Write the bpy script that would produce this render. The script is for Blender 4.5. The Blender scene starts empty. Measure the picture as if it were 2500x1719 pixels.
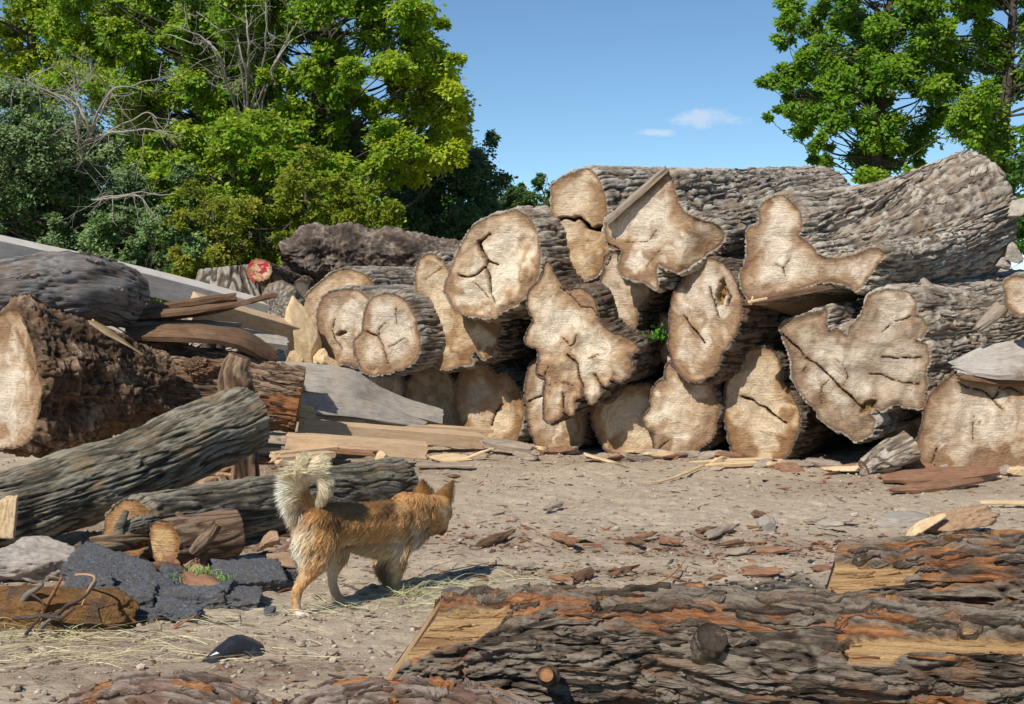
import bpy, math, random
import numpy as np
from mathutils import Vector, Matrix, geometry
R = math.radians
sc = bpy.context.scene
COL = sc.collection

# ---------------------------------------------------------------- camera
FPX = 3472.0; CAMH = 1.43
PITCH = math.atan(159.5 / FPX)
cam_d = bpy.data.cameras.new('camera'); cam = bpy.data.objects.new('camera', cam_d); COL.objects.link(cam)
cam_d.sensor_width = 36.0; cam_d.lens = FPX * 36.0 / 2500.0
cam.location = (0, 0, CAMH); cam.rotation_euler = (R(90) - PITCH, 0, 0)
cam_d.clip_start = 0.1; cam_d.clip_end = 5000
sc.camera = cam

# ---------------------------------------------------------------- sky, sun, exposure
SUN_AZ = R(33)      # the sun stands behind the camera, this far to its left
SUN_EL = R(44)
world = bpy.data.worlds.new('World'); sc.world = world; world.use_nodes = True
wn = world.node_tree; wn.nodes.clear()
wo = wn.nodes.new('ShaderNodeOutputWorld'); bg = wn.nodes.new('ShaderNodeBackground')
sky = wn.nodes.new('ShaderNodeTexSky'); sky.sky_type = 'NISHITA'; sky.sun_disc = False
sky.sun_elevation = SUN_EL; sky.sun_rotation = R(180) + SUN_AZ
sky.air_density = 0.7; sky.dust_density = 0.0; sky.ozone_density = 2.2; sky.altitude = 1500
bg.inputs['Strength'].default_value = 0.095
# a small fair-weather cloud, part of the sky environment
def wnode(t, **k):
    n = wn.nodes.new(t)
    for a, b in k.items(): setattr(n, a, b)
    return n
tc = wnode('ShaderNodeTexCoord')
def cloud_mask(direction, sx, sz, seed):
    mp = wnode('ShaderNodeVectorMath', operation='SUBTRACT'); wn.links.new(tc.outputs['Generated'], mp.inputs[0]); mp.inputs[1].default_value = direction
    sc_ = wnode('ShaderNodeVectorMath', operation='MULTIPLY'); wn.links.new(mp.outputs[0], sc_.inputs[0]); sc_.inputs[1].default_value = (1/sx, 0.0, 1/sz)
    ln = wnode('ShaderNodeVectorMath', operation='LENGTH'); wn.links.new(sc_.outputs[0], ln.inputs[0])
    ns = wnode('ShaderNodeTexNoise'); ns.inputs['Scale'].default_value = 38; ns.inputs['Detail'].default_value = 7; ns.inputs['Roughness'].default_value = .62
    st = wnode('ShaderNodeVectorMath', operation='MULTIPLY'); wn.links.new(tc.outputs['Generated'], st.inputs[0]); st.inputs[1].default_value = (1, 1, 2.1)
    wn.links.new(st.outputs[0], ns.inputs['Vector'])
    a = wnode('ShaderNodeMath', operation='MULTIPLY_ADD'); wn.links.new(ns.outputs[0], a.inputs[0]); a.inputs[1].default_value = 1.9; a.inputs[2].default_value = -0.28
    b = wnode('ShaderNodeMath', operation='SUBTRACT', use_clamp=True); wn.links.new(a.outputs[0], b.inputs[0]); wn.links.new(ln.outputs['Value'], b.inputs[1])
    return b.outputs[0]
def pxdir(px, py):
    F = Vector((0, math.cos(PITCH), -math.sin(PITCH))); U = Vector((0, math.sin(PITCH), math.cos(PITCH)))
    return (F + Vector((1, 0, 0)) * ((px - 1250) / FPX) + U * ((859.5 - py) / FPX))
m1 = cloud_mask(tuple(pxdir(1715, 288).normalized()), .040, .011, 1)
m2 = cloud_mask(tuple(pxdir(1600, 325).normalized()), .022, .005, 2)
mx = wnode('ShaderNodeMath', operation='MAXIMUM'); wn.links.new(m1, mx.inputs[0]); wn.links.new(m2, mx.inputs[1])
mr = wnode('ShaderNodeMapRange'); mr.interpolation_type = 'SMOOTHSTEP'; mr.inputs[2].default_value = .55; mr.inputs[4].default_value = .42; wn.links.new(mx.outputs[0], mr.inputs[0])
mixc = wnode('ShaderNodeMix', data_type='RGBA'); wn.links.new(mr.outputs[0], mixc.inputs[0])
tint = wnode('ShaderNodeMix', data_type='RGBA', blend_type='MULTIPLY'); tint.inputs[0].default_value = 1.0; tint.inputs[7].default_value = (.86, 1.01, .99, 1); wn.links.new(sky.outputs[0], tint.inputs[6]); wn.links.new(tint.outputs[2], mixc.inputs[6]); mixc.inputs[7].default_value = (7.0, 7.0, 7.4, 1)
wn.links.new(mixc.outputs[2], bg.inputs['Color']); wn.links.new(bg.outputs[0], wo.inputs[0])

sl = bpy.data.lights.new('sun', 'SUN'); sl.energy = 4.0; sl.angle = R(0.55); sl.color = (1.0, 0.93, 0.83)
sun = bpy.data.objects.new('sun', sl); COL.objects.link(sun)
sdir = Vector((math.sin(SUN_AZ) * math.cos(SUN_EL), math.cos(SUN_AZ) * math.cos(SUN_EL), -math.sin(SUN_EL)))
sun.rotation_euler = sdir.to_track_quat('-Z', 'Y').to_euler()
sun.location = (-8, -10, 14)
sc.view_settings.view_transform = 'Standard'; sc.view_settings.look = 'None'
sc.view_settings.exposure = 0.38; sc.view_settings.gamma = 1.0
sc.render.engine = 'CYCLES'
sc.cycles.use_denoising = True
sc.cycles.max_bounces = 6; sc.cycles.diffuse_bounces = 3; sc.cycles.glossy_bounces = 2
sc.cycles.transmission_bounces = 3; sc.cycles.transparent_max_bounces = 4

# ---------------------------------------------------------------- placing: photograph pixel + depth -> metres
CT, ST = math.cos(PITCH), math.sin(PITCH)
def ray(px, py):
    a = (px - 1250) / FPX; b = (859.5 - py) / FPX
    return np.array([a, CT + b * ST, -ST + b * CT])
def P(px, py, Y):
    d = ray(px, py); return np.array([0, 0, CAMH]) + d * (Y / d[1])
def G(px, py, z=0.0):
    d = ray(px, py); return np.array([0, 0, CAMH]) + d * ((z - CAMH) / d[2])
def proj(V):
    V = np.asarray(V, float); d = V - np.array([0, 0, CAMH])
    f = d[..., 1] * CT - d[..., 2] * ST; u = d[..., 1] * ST + d[..., 2] * CT
    return 1250 + FPX * d[..., 0] / f, 859.5 - FPX * u / f
CROPS = {4: (0, 550, 800/2128), 5: (600, 500, 800/1824), 6: (1250, 350, 700/1862), 7: (1800, 350, 700/1862), 8: (1250, 700, 700/1862),
         9: (1800, 700, 700/1862), 10: (0, 900, 700/1862), 11: (0, 1250, 700/2321), 12: (600, 1050, 650/2075), 13: (850, 1350, 700/2321),
         14: (1400, 1350, 700/2321), 15: (1900, 1200, 600/1845), 16: (600, 850, 700/2321), 17: (2200, 600, 270/1077), 0: (0, 0, 1.0)}
def C(c, pts):
    ox, oy, s = CROPS[c]; return np.array([(ox + x * s, oy + y * s) for x, y in pts])

# ---------------------------------------------------------------- noise
_rs = np.random.RandomState(7)
_perm = _rs.permutation(256); _perm = np.concatenate([_perm, _perm, _perm])
_g = _rs.normal(size=(256, 3)); _g /= np.linalg.norm(_g, axis=1)[:, None]
def pn(p, seed=0):
    p = np.asarray(p, float) + seed * 17.137
    i = np.floor(p).astype(np.int64); f = p - i; i &= 255
    u = f * f * f * (f * (f * 6 - 15) + 10)
    r = 0
    for dx in (0, 1):
        wx = u[..., 0] if dx else 1 - u[..., 0]
        for dy in (0, 1):
            wy = u[..., 1] if dy else 1 - u[..., 1]
            for dz in (0, 1):
                wz = u[..., 2] if dz else 1 - u[..., 2]
                h = _perm[_perm[_perm[i[..., 0] + dx] + i[..., 1] + dy] + i[..., 2] + dz]
                g = _g[h]
                r = r + wx * wy * wz * (g[..., 0] * (f[..., 0] - dx) + g[..., 1] * (f[..., 1] - dy) + g[..., 2] * (f[..., 2] - dz))
    return r * 1.6
def fbm(p, o=4, seed=0, gain=.5):
    p = np.asarray(p, float); a = 1.; r = 0; n = 0
    for k in range(o):
        r = r + a * pn(p * 2.03 ** k, seed + k * 3); n += a; a *= gain
    return r / n
def sstep(a, b, x):
    t = np.clip((x - a) / (b - a), 0, 1); return t * t * (3 - 2 * t)
def nrm(v): v = np.asarray(v, float); return v / np.linalg.norm(v)

# ---------------------------------------------------------------- mesh objects
def tag(o, label=None, cat=None, group=None, kind=None):
    if label: o['label'] = label
    if cat: o['category'] = cat
    if group: o['group'] = group
    if kind: o['kind'] = kind
    return o
def thing(name, label, cat, base, group=None):
    o = bpy.data.objects.new(name, None); COL.objects.link(o); o.location = tuple(float(v) for v in base); o.empty_display_size = .1
    return tag(o, label, cat, group)
def mk(name, V, F, mat, parent=None, attrs=None, smooth=True, base=None):
    """V (n,3) world points, F (m,k) indices; attrs {name: array}. Vertices are stored relative to the thing's base."""
    V = np.asarray(V, float)
    if parent is not None: base = np.array(parent.location)
    elif base is None: base = np.array([V[:, 0].mean(), V[:, 1].mean(), V[:, 2].min()])
    base = np.asarray(base, float)
    L = (V - base).astype(np.float32)
    me = bpy.data.meshes.new(name)
    if isinstance(F, (list, tuple)) and len(F) and isinstance(F[0], np.ndarray): blocks = [f for f in F if len(f)]
    else: blocks = [np.asarray(F)]
    me.vertices.add(len(L)); me.vertices.foreach_set('co', L.ravel())
    nl = sum(b.size for b in blocks); npoly = sum(len(b) for b in blocks)
    me.loops.add(nl); me.loops.foreach_set('vertex_index', np.concatenate([b.ravel() for b in blocks]).astype(np.int32))
    me.polygons.add(npoly)
    tot = np.concatenate([np.full(len(b), b.shape[1]) for b in blocks]); st = np.concatenate([[0], np.cumsum(tot)[:-1]])
    me.polygons.foreach_set('loop_start', st.astype(np.int32)); me.polygons.foreach_set('loop_total', tot.astype(np.int32))
    me.polygons.foreach_set('use_smooth', np.full(npoly, bool(smooth)))
    me.update(calc_edges=True); me.validate()
    for k, a in (attrs or {}).items():
        a = np.asarray(a, np.float32)
        if a.ndim == 1: at = me.attributes.new(k, 'FLOAT', 'POINT'); at.data.foreach_set('value', a)
        elif a.shape[1] == 3: at = me.attributes.new(k, 'FLOAT_VECTOR', 'POINT'); at.data.foreach_set('vector', a.ravel())
        else: at = me.attributes.new(k, 'FLOAT_COLOR', 'POINT'); at.data.foreach_set('color', a.ravel())
    me.materials.append(mat)
    o = bpy.data.objects.new(name, me); COL.objects.link(o)
    if parent is not None: o.parent = parent
    else: o.location = tuple(base)
    return o
def grid_faces(m, n, closed=True, off=0, flip=False):
    i = np.arange(m - 1)[:, None]; j = np.arange(n if closed else n - 1)[None, :]
    a = i * n + j; b = i * n + (j + 1) % n; c = (i + 1) * n + (j + 1) % n; d = (i + 1) * n + j
    q = np.stack([a, b, c, d], -1).reshape(-1, 4) + off
    return q[:, ::-1] if flip else q
def grid_normals(S, closed=True):
    if closed: du = np.roll(S, -1, 1) - np.roll(S, 1, 1)
    else: du = np.gradient(S, axis=1)
    dv = np.gradient(S, axis=0)
    n = np.cross(du, dv); l = np.linalg.norm(n, axis=-1, keepdims=True); return n / np.maximum(l, 1e-9)
def smooth_closed(pts, n):
    """Catmull-Rom through closed pts, n points evenly spaced"""
    pts = np.asarray(pts, float); k = len(pts); out = []
    for i in range(k):
        p0, p1, p2, p3 = pts[i - 1], pts[i], pts[(i + 1) % k], pts[(i + 2) % k]
        for t in np.linspace(0, 1, 12, endpoint=False):
            out.append(.5 * ((2 * p1) + (-p0 + p2) * t + (2 * p0 - 5 * p1 + 4 * p2 - p3) * t * t + (-p0 + 3 * p1 - 3 * p2 + p3) * t ** 3))
    out = np.array(out); q = np.vstack([out, out[:1]])
    s = np.concatenate([[0], np.cumsum(np.linalg.norm(np.diff(q, axis=0), axis=1))])
    t = np.linspace(0, s[-1], n, endpoint=False)
    return np.stack([np.interp(t, s, q[:, d]) for d in range(q.shape[1])], 1)
def resample(pts, n):
    pts = np.asarray(pts, float); s = np.concatenate([[0], np.cumsum(np.linalg.norm(np.diff(pts, axis=0), axis=1))])
    t = np.linspace(0, s[-1], n); return np.stack([np.interp(t, s, pts[:, d]) for d in range(pts.shape[1])], 1)
def catmull(pts, n):
    pts = np.asarray(pts, float)
    if len(pts) < 3: return resample(pts, n)
    e = np.vstack([2 * pts[0] - pts[1], pts, 2 * pts[-1] - pts[-2]]); out = []
    for i in range(1, len(e) - 2):
        p0, p1, p2, p3 = e[i - 1], e[i], e[i + 1], e[i + 2]
        for t in np.linspace(0, 1, 10, endpoint=False):
            out.append(.5 * ((2 * p1) + (-p0 + p2) * t + (2 * p0 - 5 * p1 + 4 * p2 - p3) * t * t + (-p0 + 3 * p1 - 3 * p2 + p3) * t ** 3))
    out.append(e[-2]); return resample(out, n)
def frames(path):
    T = np.gradient(path, axis=0); T /= np.linalg.norm(T, axis=1)[:, None]
    up = np.array([0, 0, 1.]) if abs(T[0][2]) < .9 else np.array([1., 0, 0])
    A = []; a = np.cross(T[0], up); a /= np.linalg.norm(a)
    for t in T:
        a = a - t * np.dot(a, t); a /= np.linalg.norm(a); A.append(a)
    A = np.array(A); return T, A, np.cross(A, T)
def tube(path, rad, sides=8, cap=True):
    path = np.asarray(path, float); m = len(path); rad = np.broadcast_to(np.asarray(rad, float), (m,))
    T, A, B = frames(path); ph = np.linspace(0, 2 * math.pi, sides, endpoint=False)
    S = path[:, None] + rad[:, None, None] * (np.cos(ph)[None, :, None] * A[:, None] + np.sin(ph)[None, :, None] * B[:, None])
    V = S.reshape(-1, 3); F = [grid_faces(m, sides)]
    if cap:
        V = np.vstack([V, path[:1], path[-1:]]); k = m * sides; j = np.arange(sides)
        F.append(np.stack([(j + 1) % sides, j, np.full(sides, k)], 1)); F.append(np.stack([j + (m - 1) * sides, (j + 1) % sides + (m - 1) * sides, np.full(sides, k + 1)], 1))
    return V, F
class Acc:
    def __init__(s): s.V = []; s.Q = []; s.T = []; s.n = 0; s.at = {}
    def add(s, V, F, **at):
        for f in (F if isinstance(F, list) else [F]):
            if len(f): (s.Q if f.shape[1] == 4 else s.T).append(f + s.n)
        s.V.append(V); s.n += len(V)
        for k, a in at.items():
            a = np.asarray(a, float)
            if a.ndim == 0: a = np.full(len(V), float(a))
            elif a.ndim == 1 and len(a) in (3, 4): a = np.tile(a, (len(V), 1))
            s.at.setdefault(k, []).append(a)
    def build(s, name, mat, parent=None, smooth=True, base=None):
        F = []
        if s.Q: F.append(np.vstack(s.Q))
        if s.T: F.append(np.vstack(s.T))
        return mk(name, np.vstack(s.V), F, mat, parent, {k: np.concatenate(v) for k, v in s.at.items()}, smooth, base)

# ---------------------------------------------------------------- materials
class NT:
    def __init__(s, name):
        s.m = bpy.data.materials.new(name); s.m.use_nodes = True; s.t = s.m.node_tree; s.t.nodes.clear()
        s.out = s.t.nodes.new('ShaderNodeOutputMaterial'); s.b = s.t.nodes.new('ShaderNodeBsdfPrincipled'); s.t.links.new(s.b.outputs[0], s.out.inputs[0])
        s.b.inputs['Specular IOR Level'].default_value = .25; s.b.inputs['Roughness'].default_value = .85
    def n(s, t, ins=None, **k):
        nd = s.t.nodes.new('ShaderNode' + t)
        for a, b in k.items(): setattr(nd, a, b)
        for a, b in (ins or {}).items():
            if hasattr(b, 'is_output') or isinstance(b, bpy.types.NodeSocket): s.t.links.new(b, nd.inputs[a])
            else: nd.inputs[a].default_value = b
        return nd
    def attr(s, name, o='Fac'): return s.n('Attribute', attribute_name=name).outputs[o]
    def obj(s): return s.n('TexCoord').outputs['Object']
    def noise(s, vec, scale, detail=4, rough=.55, o=0, dist=0): return s.n('TexNoise', {'Vector': vec, 'Scale': scale, 'Detail': detail, 'Roughness': rough, 'Distortion': dist}).outputs[o]
    def math(s, op, a, b=0., c=0., clamp=False): return s.n('Math', {0: a, 1: b, 2: c}, operation=op, use_clamp=clamp).outputs[0]
    def mr(s, v, a, b, c=0., d=1.): return s.n('MapRange', {0: v, 1: a, 2: b, 3: c, 4: d}).outputs[0]
    def mix(s, f, a, b, bt='MIX'):
        cc = lambda c: (*c, 1) if isinstance(c, tuple) and len(c) == 3 else c
        return s.n('Mix', {0: f, 6: cc(a), 7: cc(b)}, data_type='RGBA', blend_type=bt).outputs[2]
    def ramp(s, v, stops):
        r = s.n('ValToRGB', {0: v}); e = r.color_ramp.elements
        while len(e) < len(stops): e.new(.5)
        for q, (p, c) in zip(e, stops): q.position = p; q.color = (*c, 1)
        return r.outputs[0]
    def scale(s, vec, k): return s.n('VectorMath', {0: vec, 1: k}, operation='MULTIPLY').outputs[0]
    def bump(s, h, dist, strength=1.): return s.n('Bump', {'Height': h, 'Distance': dist, 'Strength': strength}).outputs[0]
    def col(s, c):
        if isinstance(c, tuple): s.b.inputs['Base Color'].default_value = (*c, 1)
        else: s.t.links.new(c, s.b.inputs['Base Color'])
        return s
    def nor(s, x): s.t.links.new(x, s.b.inputs['Normal']); return s

def bark_mat(name, dark, mid, light, accent, acc_amt=.5, patch=None, bump=.013):
    """h = relief height 0..1, fb = coordinates that run along the grain, ex = stripped bare wood, rd = red inner fibre"""
    t = NT(name); fb = t.attr('fb', 'Vector'); h = t.attr('h'); o = t.obj()
    n1 = t.noise(fb, 85, 6, .7); n2 = t.noise(o, 4.5, 5, .65); n3 = t.noise(fb, 26, 4, .65); n4 = t.noise(o, 95, 4, .75); n5 = t.noise(fb, 260, 4, .7)
    hh = t.math('ADD', t.math('ADD', t.math('MULTIPLY_ADD', n1, 1.0, -.5), t.math('MULTIPLY_ADD', n5, .7, -.35)), h)
    c = t.ramp(hh, [(0.08, dark), (.34, tuple(a * .6 + b * .4 for a, b in zip(dark, mid))), (.55, mid), (.85, light)])
    c = t.mix(t.mr(t.math('MULTIPLY_ADD', n3, .5, n2), .84 - .16 * acc_amt, .98 - .12 * acc_amt, 0, .85), c, accent)
    c = t.mix(t.mr(n2, .35, .7, .0, .35), c, tuple(min(1, v * 1.35) for v in mid))
    if patch: c = t.mix(t.mr(t.noise(o, 1.1, 3, .6), .5, .62, 0, .75), c, patch)
    c = t.mix(t.mr(n4, .3, .75, .0, .30), c, tuple(v * .55 for v in mid))
    # stripped wood and red fibre
    g = t.noise(t.scale(fb, (.7, 1.6, 1.6)), 75, 6, .7); g2 = t.noise(fb, 16, 5, .7)
    wood = t.ramp(g, [(.3, (.22, .11, .045)), (.45, (.42, .26, .12)), (.62, (.56, .38, .19)), (.8, (.66, .48, .27))])
    wood = t.mix(t.mr(g2, .50, .66, 0, .8), wood, (.26, .13, .06))
    red = t.ramp(t.noise(fb, 60, 6, .75), [(.34, (.045, .024, .015)), (.46, (.22, .095, .042)), (.58, (.42, .19, .075)), (.73, (.56, .33, .17))])
    c = t.mix(t.attr('rd'), c, red); c = t.mix(t.attr('ex'), c, wood)
    t.col(c); t.b.inputs['Roughness'].default_value = .93
    hb = t.math('ADD', t.math('ADD', t.math('ADD', n1, t.math('MULTIPLY', n4, .5)), t.math('MULTIPLY', n3, 1.2)), t.math('MULTIPLY', n5, .45))
    t.nor(t.bump(hb, bump)); return t.m
def cut_mat(name, tan, pale, edge, grey=None, gf=0.):
    """ring = growth-ring coordinate in metres, st = stain 0..1, ck = crack 0..1, eg = distance from the rim"""
    t = NT(name); o = t.obj(); ring = t.attr('ring'); st = t.attr('st'); ck = t.attr('ck'); eg = t.attr('eg')
    rv = t.n('CombineXYZ', {0: ring, 1: t.math('MULTIPLY', st, .02), 2: 0.0}).outputs[0]
    r1 = t.noise(rv, 55, 3, .7); r2 = t.noise(rv, 9, 2, .5)
    sw = t.noise(t.scale(o, (8, 8, 90)), 1.0, 4, .7, dist=.6)       # saw marks
    fine = t.noise(o, 45, 6, .7); mid = t.noise(o, 8, 5, .65, dist=.8)
    ra = t.n('CombineXYZ', {0: t.math('MULTIPLY', t.attr('ra'), 9.0), 1: t.math('MULTIPLY', ring, 1.2), 2: 0.0}).outputs[0]; ray_ = t.noise(ra, 4.0, 5, .75)
    a = t.math('ADD', t.math('MULTIPLY', st, .85), t.math('MULTIPLY', r2, .5))
    a = t.math('ADD', a, t.math('MULTIPLY_ADD', mid, .55, -.46)); a = t.math('ADD', a, t.math('MULTIPLY_ADD', ray_, .5, -.25))
    c = t.ramp(a, [(.10, (tan[0] * .62, tan[1] * .52, tan[2] * .44)), (.36, tan), (.56, tuple((x + y) / 2 for x, y in zip(tan, pale))), (.80, pale)])
    c = t.mix(t.mr(r1, .42, .62, 0., .42), c, tuple(v * .60 for v in tan))
    c = t.mix(t.mr(sw, .42, .7, 0., .07), c, tuple(v * .55 for v in tan))
    c = t.mix(t.mr(ray_, .60, .74, 0., .35), c, tuple(v * .5 for v in tan))
    c = t.mix(t.mr(fine, .55, .8, 0., .22), c, tuple(v * .5 for v in tan))
    c = t.mix(t.mr(t.noise(o, 1.7, 5, .7), .48, .66, 0, max(gf, .30)), c, grey or (.46, .39, .31))
    c = t.mix(t.mr(eg, .0, .026, .85, 0.), c, edge)
    c = t.mix(t.mr(ck, .15, .8, 0, .95), c, (.035, .020, .012)); c = t.mix(t.attr('rot'), c, t.ramp(fine, [(.35, (.06, .035, .015)), (.5, (.26, .15, .05)), (.7, (.48, .32, .13))]))
    t.col(c); t.b.inputs['Roughness'].default_value = .82
    t.nor(t.bump(t.math('ADD', t.math('ADD', t.math('MULTIPLY', sw, .6), t.math('MULTIPLY', fine, .8)), t.math('MULTIPLY', mid, 1.6)), .016)); return t.m
def wood_mat(name, dark, mid, light, stain=None, sf=.5, bump=.003, sc_=(1, 1, 1)):
    t = NT(name); fb = t.attr('fb', 'Vector'); o = t.obj()
    g = t.noise(fb, 60, 6, .7); b = t.noise(o, 7, 5, .65); f = t.noise(fb, 190, 3, .6)
    c = t.ramp(t.math('ADD', t.math('MULTIPLY', g, .6), t.math('MULTIPLY', b, .4)), [(.3, dark), (.5, mid), (.72, light)])
    if stain: c = t.mix(t.mr(t.noise(o, 3.5, 5, .7), .46, .66, 0, sf), c, stain)
    c = t.mix(t.mr(f, .25, .42, .55, 0), c, tuple(v * .5 for v in dark))
    t.col(c); t.nor(t.bump(t.math('ADD', g, t.math('MULTIPLY', f, .4)), bump)); return t.m
def plain_mat(name, a, b, scale=20, rough=.9, bump=.004, c2=None, spec=.25):
    t = NT(name); o = t.obj(); n = t.noise(o, scale, 6, .65); n2 = t.noise(o, scale * 5, 4, .7)
    c = t.ramp(n, [(.3, a), (.7, b)])
    if c2: c = t.mix(t.mr(t.noise(o, scale * .3, 4, .6), .48, .6, 0, .9), c, c2)
    c = t.mix(t.mr(n2, .5, .8, 0, .5), c, tuple(v * .5 for v in a))
    t.col(c); t.b.inputs['Roughness'].default_value = rough; t.b.inputs['Specular IOR Level'].default_value = spec
    t.nor(t.bump(t.math('ADD', n, t.math('MULTIPLY', n2, .5)), bump)); return t.m

M = {}
M['bark_pale'] = bark_mat('bark_pale', (.040, .030, .022), (.27, .222, .17), (.62, .56, .47), (.38, .23, .135), .35)
M['bark_grey'] = bark_mat('bark_grey', (.028, .022, .017), (.19, .163, .13), (.48, .44, .375), (.30, .17, .09), .3)
M['bark_dark'] = bark_mat('bark_dark', (.018, .013, .010), (.11, .083, .060), (.26, .21, .165), (.30, .13, .06), .35)
M['bark_olive'] = bark_mat('bark_olive', (.014, .012, .010), (.135, .118, .086), (.40, .36, .275), (.36, .24, .12), .3)
M['bark_burl'] = bark_mat('bark_burl', (.022, .013, .009), (.145, .092, .058), (.40, .285, .19), (.20, .10, .05), .35)
M['bark_knobbly'] = bark_mat('bark_knobbly', (.028, .02, .015), (.17, .135, .11), (.46, .385, .31), (.33, .2, .12), .3)
M['bark_front'] = bark_mat('bark_front', (.014, .010, .008), (.118, .090, .066), (.30, .25, .195), (.30, .145, .07), .2, bump=.014)
M['cut'] = cut_mat('cut', (.47, .325, .20), (.78, .67, .53), (.17, .085, .04))
M['cut_warm'] = cut_mat('cut_warm', (.46, .295, .155), (.74, .59, .40), (.20, .095, .04))
M['cut_pale'] = cut_mat('cut_pale', (.54, .38, .235), (.84, .73, .56), (.20, .11, .055))
M['cut_grey'] = cut_mat('cut_grey', (.41, .30, .20), (.70, .60, .47), (.15, .09, .05), (.40, .33, .25), .5)
M['plank_grey'] = wood_mat('plank_grey', (.17, .15, .13), (.36, .325, .285), (.52, .48, .42), (.45, .33, .18), .35)
M['plank_tan'] = wood_mat('plank_tan', (.36, .24, .135), (.56, .40, .25), (.70, .55, .38), (.38, .26, .16), .5)
M['plank_white'] = wood_mat('plank_white', (.42, .37, .32), (.60, .56, .50), (.74, .71, .65), (.50, .38, .25), .4)
M['wedge_shade_brown'] = wood_mat('wedge_shade_brown', (.16, .10, .06), (.30, .20, .12), (.42, .30, .19))  # darker brown carries the shade under the keyhole-shaped end
M['splinter'] = wood_mat('splinter', (.40, .27, .14), (.62, .46, .27), (.78, .62, .40))
M['grey_wood'] = wood_mat('grey_wood', (.13, .10, .075), (.31, .255, .20), (.48, .41, .33), (.30, .20, .12), .4)
M['red_wood'] = wood_mat('red_wood', (.10, .045, .026), (.25, .135, .08), (.42, .27, .175), (.2, .08, .04), .5)
M['fibre_wood'] = wood_mat('fibre_wood', (.05, .025, .014), (.17, .10, .058), (.34, .22, .13), (.10, .05, .03), .5, bump=.008)
M['rock_white'] = plain_mat('rock_white', (.36, .31, .25), (.58, .53, .46), 16, bump=.03)
M['stone_flat'] = plain_mat('stone_flat', (.27, .235, .20), (.37, .33, .285), 12)
M['chunk_tan'] = wood_mat('chunk_tan', (.18, .10, .055), (.42, .28, .17), (.62, .47, .33), (.25, .11, .05), .5, bump=.012)
M['sprig'] = plain_mat('sprig', (.07, .20, .02), (.12, .32, .03), 30)
M['red_plastic'] = plain_mat('red_plastic', (.65, .02, .02), (.75, .04, .03), 30, rough=.4)
M['cut_dark'] = cut_mat('cut_dark', (.085, .065, .05), (.17, .14, .11), (.04, .03, .02))
def painted():
    m = cut_mat('painted', (.50, .32, .17), (.70, .50, .30), (.22, .1, .05)); t = m.node_tree; b = [n for n in t.nodes if n.type == 'BSDF_PRINCIPLED'][0]
    src = b.inputs['Base Color'].links[0].from_socket
    tcn = t.nodes.new('ShaderNodeTexCoord'); w = t.nodes.new('ShaderNodeTexNoise'); w.inputs['Scale'].default_value = 14; w.inputs['Detail'].default_value = 2
    sx = t.nodes.new('ShaderNodeVectorMath'); sx.operation = 'MULTIPLY'; sx.inputs[1].default_value = (1.0, 1.0, 1.7); t.links.new(tcn.outputs['Object'], sx.inputs[0]); t.links.new(sx.outputs[0], w.inputs['Vector'])
    mr = t.nodes.new('ShaderNodeMapRange'); mr.inputs[1].default_value = .50; mr.inputs[2].default_value = .55; t.links.new(w.outputs[0], mr.inputs[0])
    mx = t.nodes.new('ShaderNodeMix'); mx.data_type = 'RGBA'; t.links.new(mr.outputs[0], mx.inputs[0]); t.links.new(src, mx.inputs[6]); mx.inputs[7].default_value = (.42, .035, .04, 1); t.links.new(mx.outputs[2], b.inputs['Base Color']); return m
M['painted'] = painted()
M['bark_smoothgrey'] = bark_mat('bark_smoothgrey', (.03, .024, .02), (.17, .155, .14), (.33, .315, .30), (.30, .17, .10), .45, patch=(.30, .29, .285))
M['bark_skin'] = bark_mat('bark_skin', (.10, .06, .04), (.24, .155, .10), (.36, .25, .17), (.30, .15, .08), .4)
M['bark_pink'] = bark_mat('bark_pink', (.025, .016, .012), (.15, .108, .082), (.36, .295, .25), (.20, .085, .045), .45, bump=.010)
M['burl_mat'] = bark_mat('burl_mat', (.025, .013, .008), (.14, .078, .045), (.33, .21, .13), (.20, .085, .040), .5)
M['cut_fresh'] = cut_mat('cut_fresh', (.48, .27, .11), (.68, .46, .24), (.26, .12, .05))
M['fibre_wood_cut'] = M['fibre_wood']
M['peeled'] = wood_mat('peeled', (.30, .24, .19), (.48, .44, .39), (.62, .60, .56), (.18, .12, .08), .85, bump=.012)
M['block_brown'] = wood_mat('block_brown', (.12, .075, .04), (.24, .15, .08), (.34, .22, .12))
M['rust'] = plain_mat('rust', (.17, .085, .032), (.32, .17, .06), 22, bump=.03, c2=(.12, .08, .052))
M['asphalt'] = plain_mat('asphalt', (.085, .092, .104), (.28, .295, .32), 85, rough=.75, bump=.02, c2=(.17, .155, .14))
M['rubber'] = plain_mat('rubber', (.018, .020, .024), (.035, .038, .045), 10, rough=.30, bump=.001, spec=.5)
M['twig_red'] = plain_mat('twig_red', (.22, .09, .045), (.36, .18, .09), 40)
M['twig_dark'] = plain_mat('twig_dark', (.045, .035, .03), (.11, .085, .07), 40)
M['twig_grey'] = plain_mat('twig_grey', (.12, .105, .095), (.24, .215, .19), 40)
M['twig_pale'] = plain_mat('twig_pale', (.38, .21, .10), (.52, .32, .17), 40)
def colmat(name, rough=.85, trans=0., spec=.2):
    t = NT(name); c = t.attr('col', 'Color'); t.col(c); t.b.inputs['Roughness'].default_value = rough; t.b.inputs['Specular IOR Level'].default_value = spec
    if trans:
        tr = t.n('BsdfTranslucent', {'Color': t.mix(1.0, c, (1.0, 1.15, .35), 'MULTIPLY')}); ms = t.n('MixShader', {0: trans, 1: t.b.outputs[0], 2: tr.outputs[0]}); t.t.links.new(ms.outputs[0], t.out.inputs[0])
    return t.m
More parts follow.
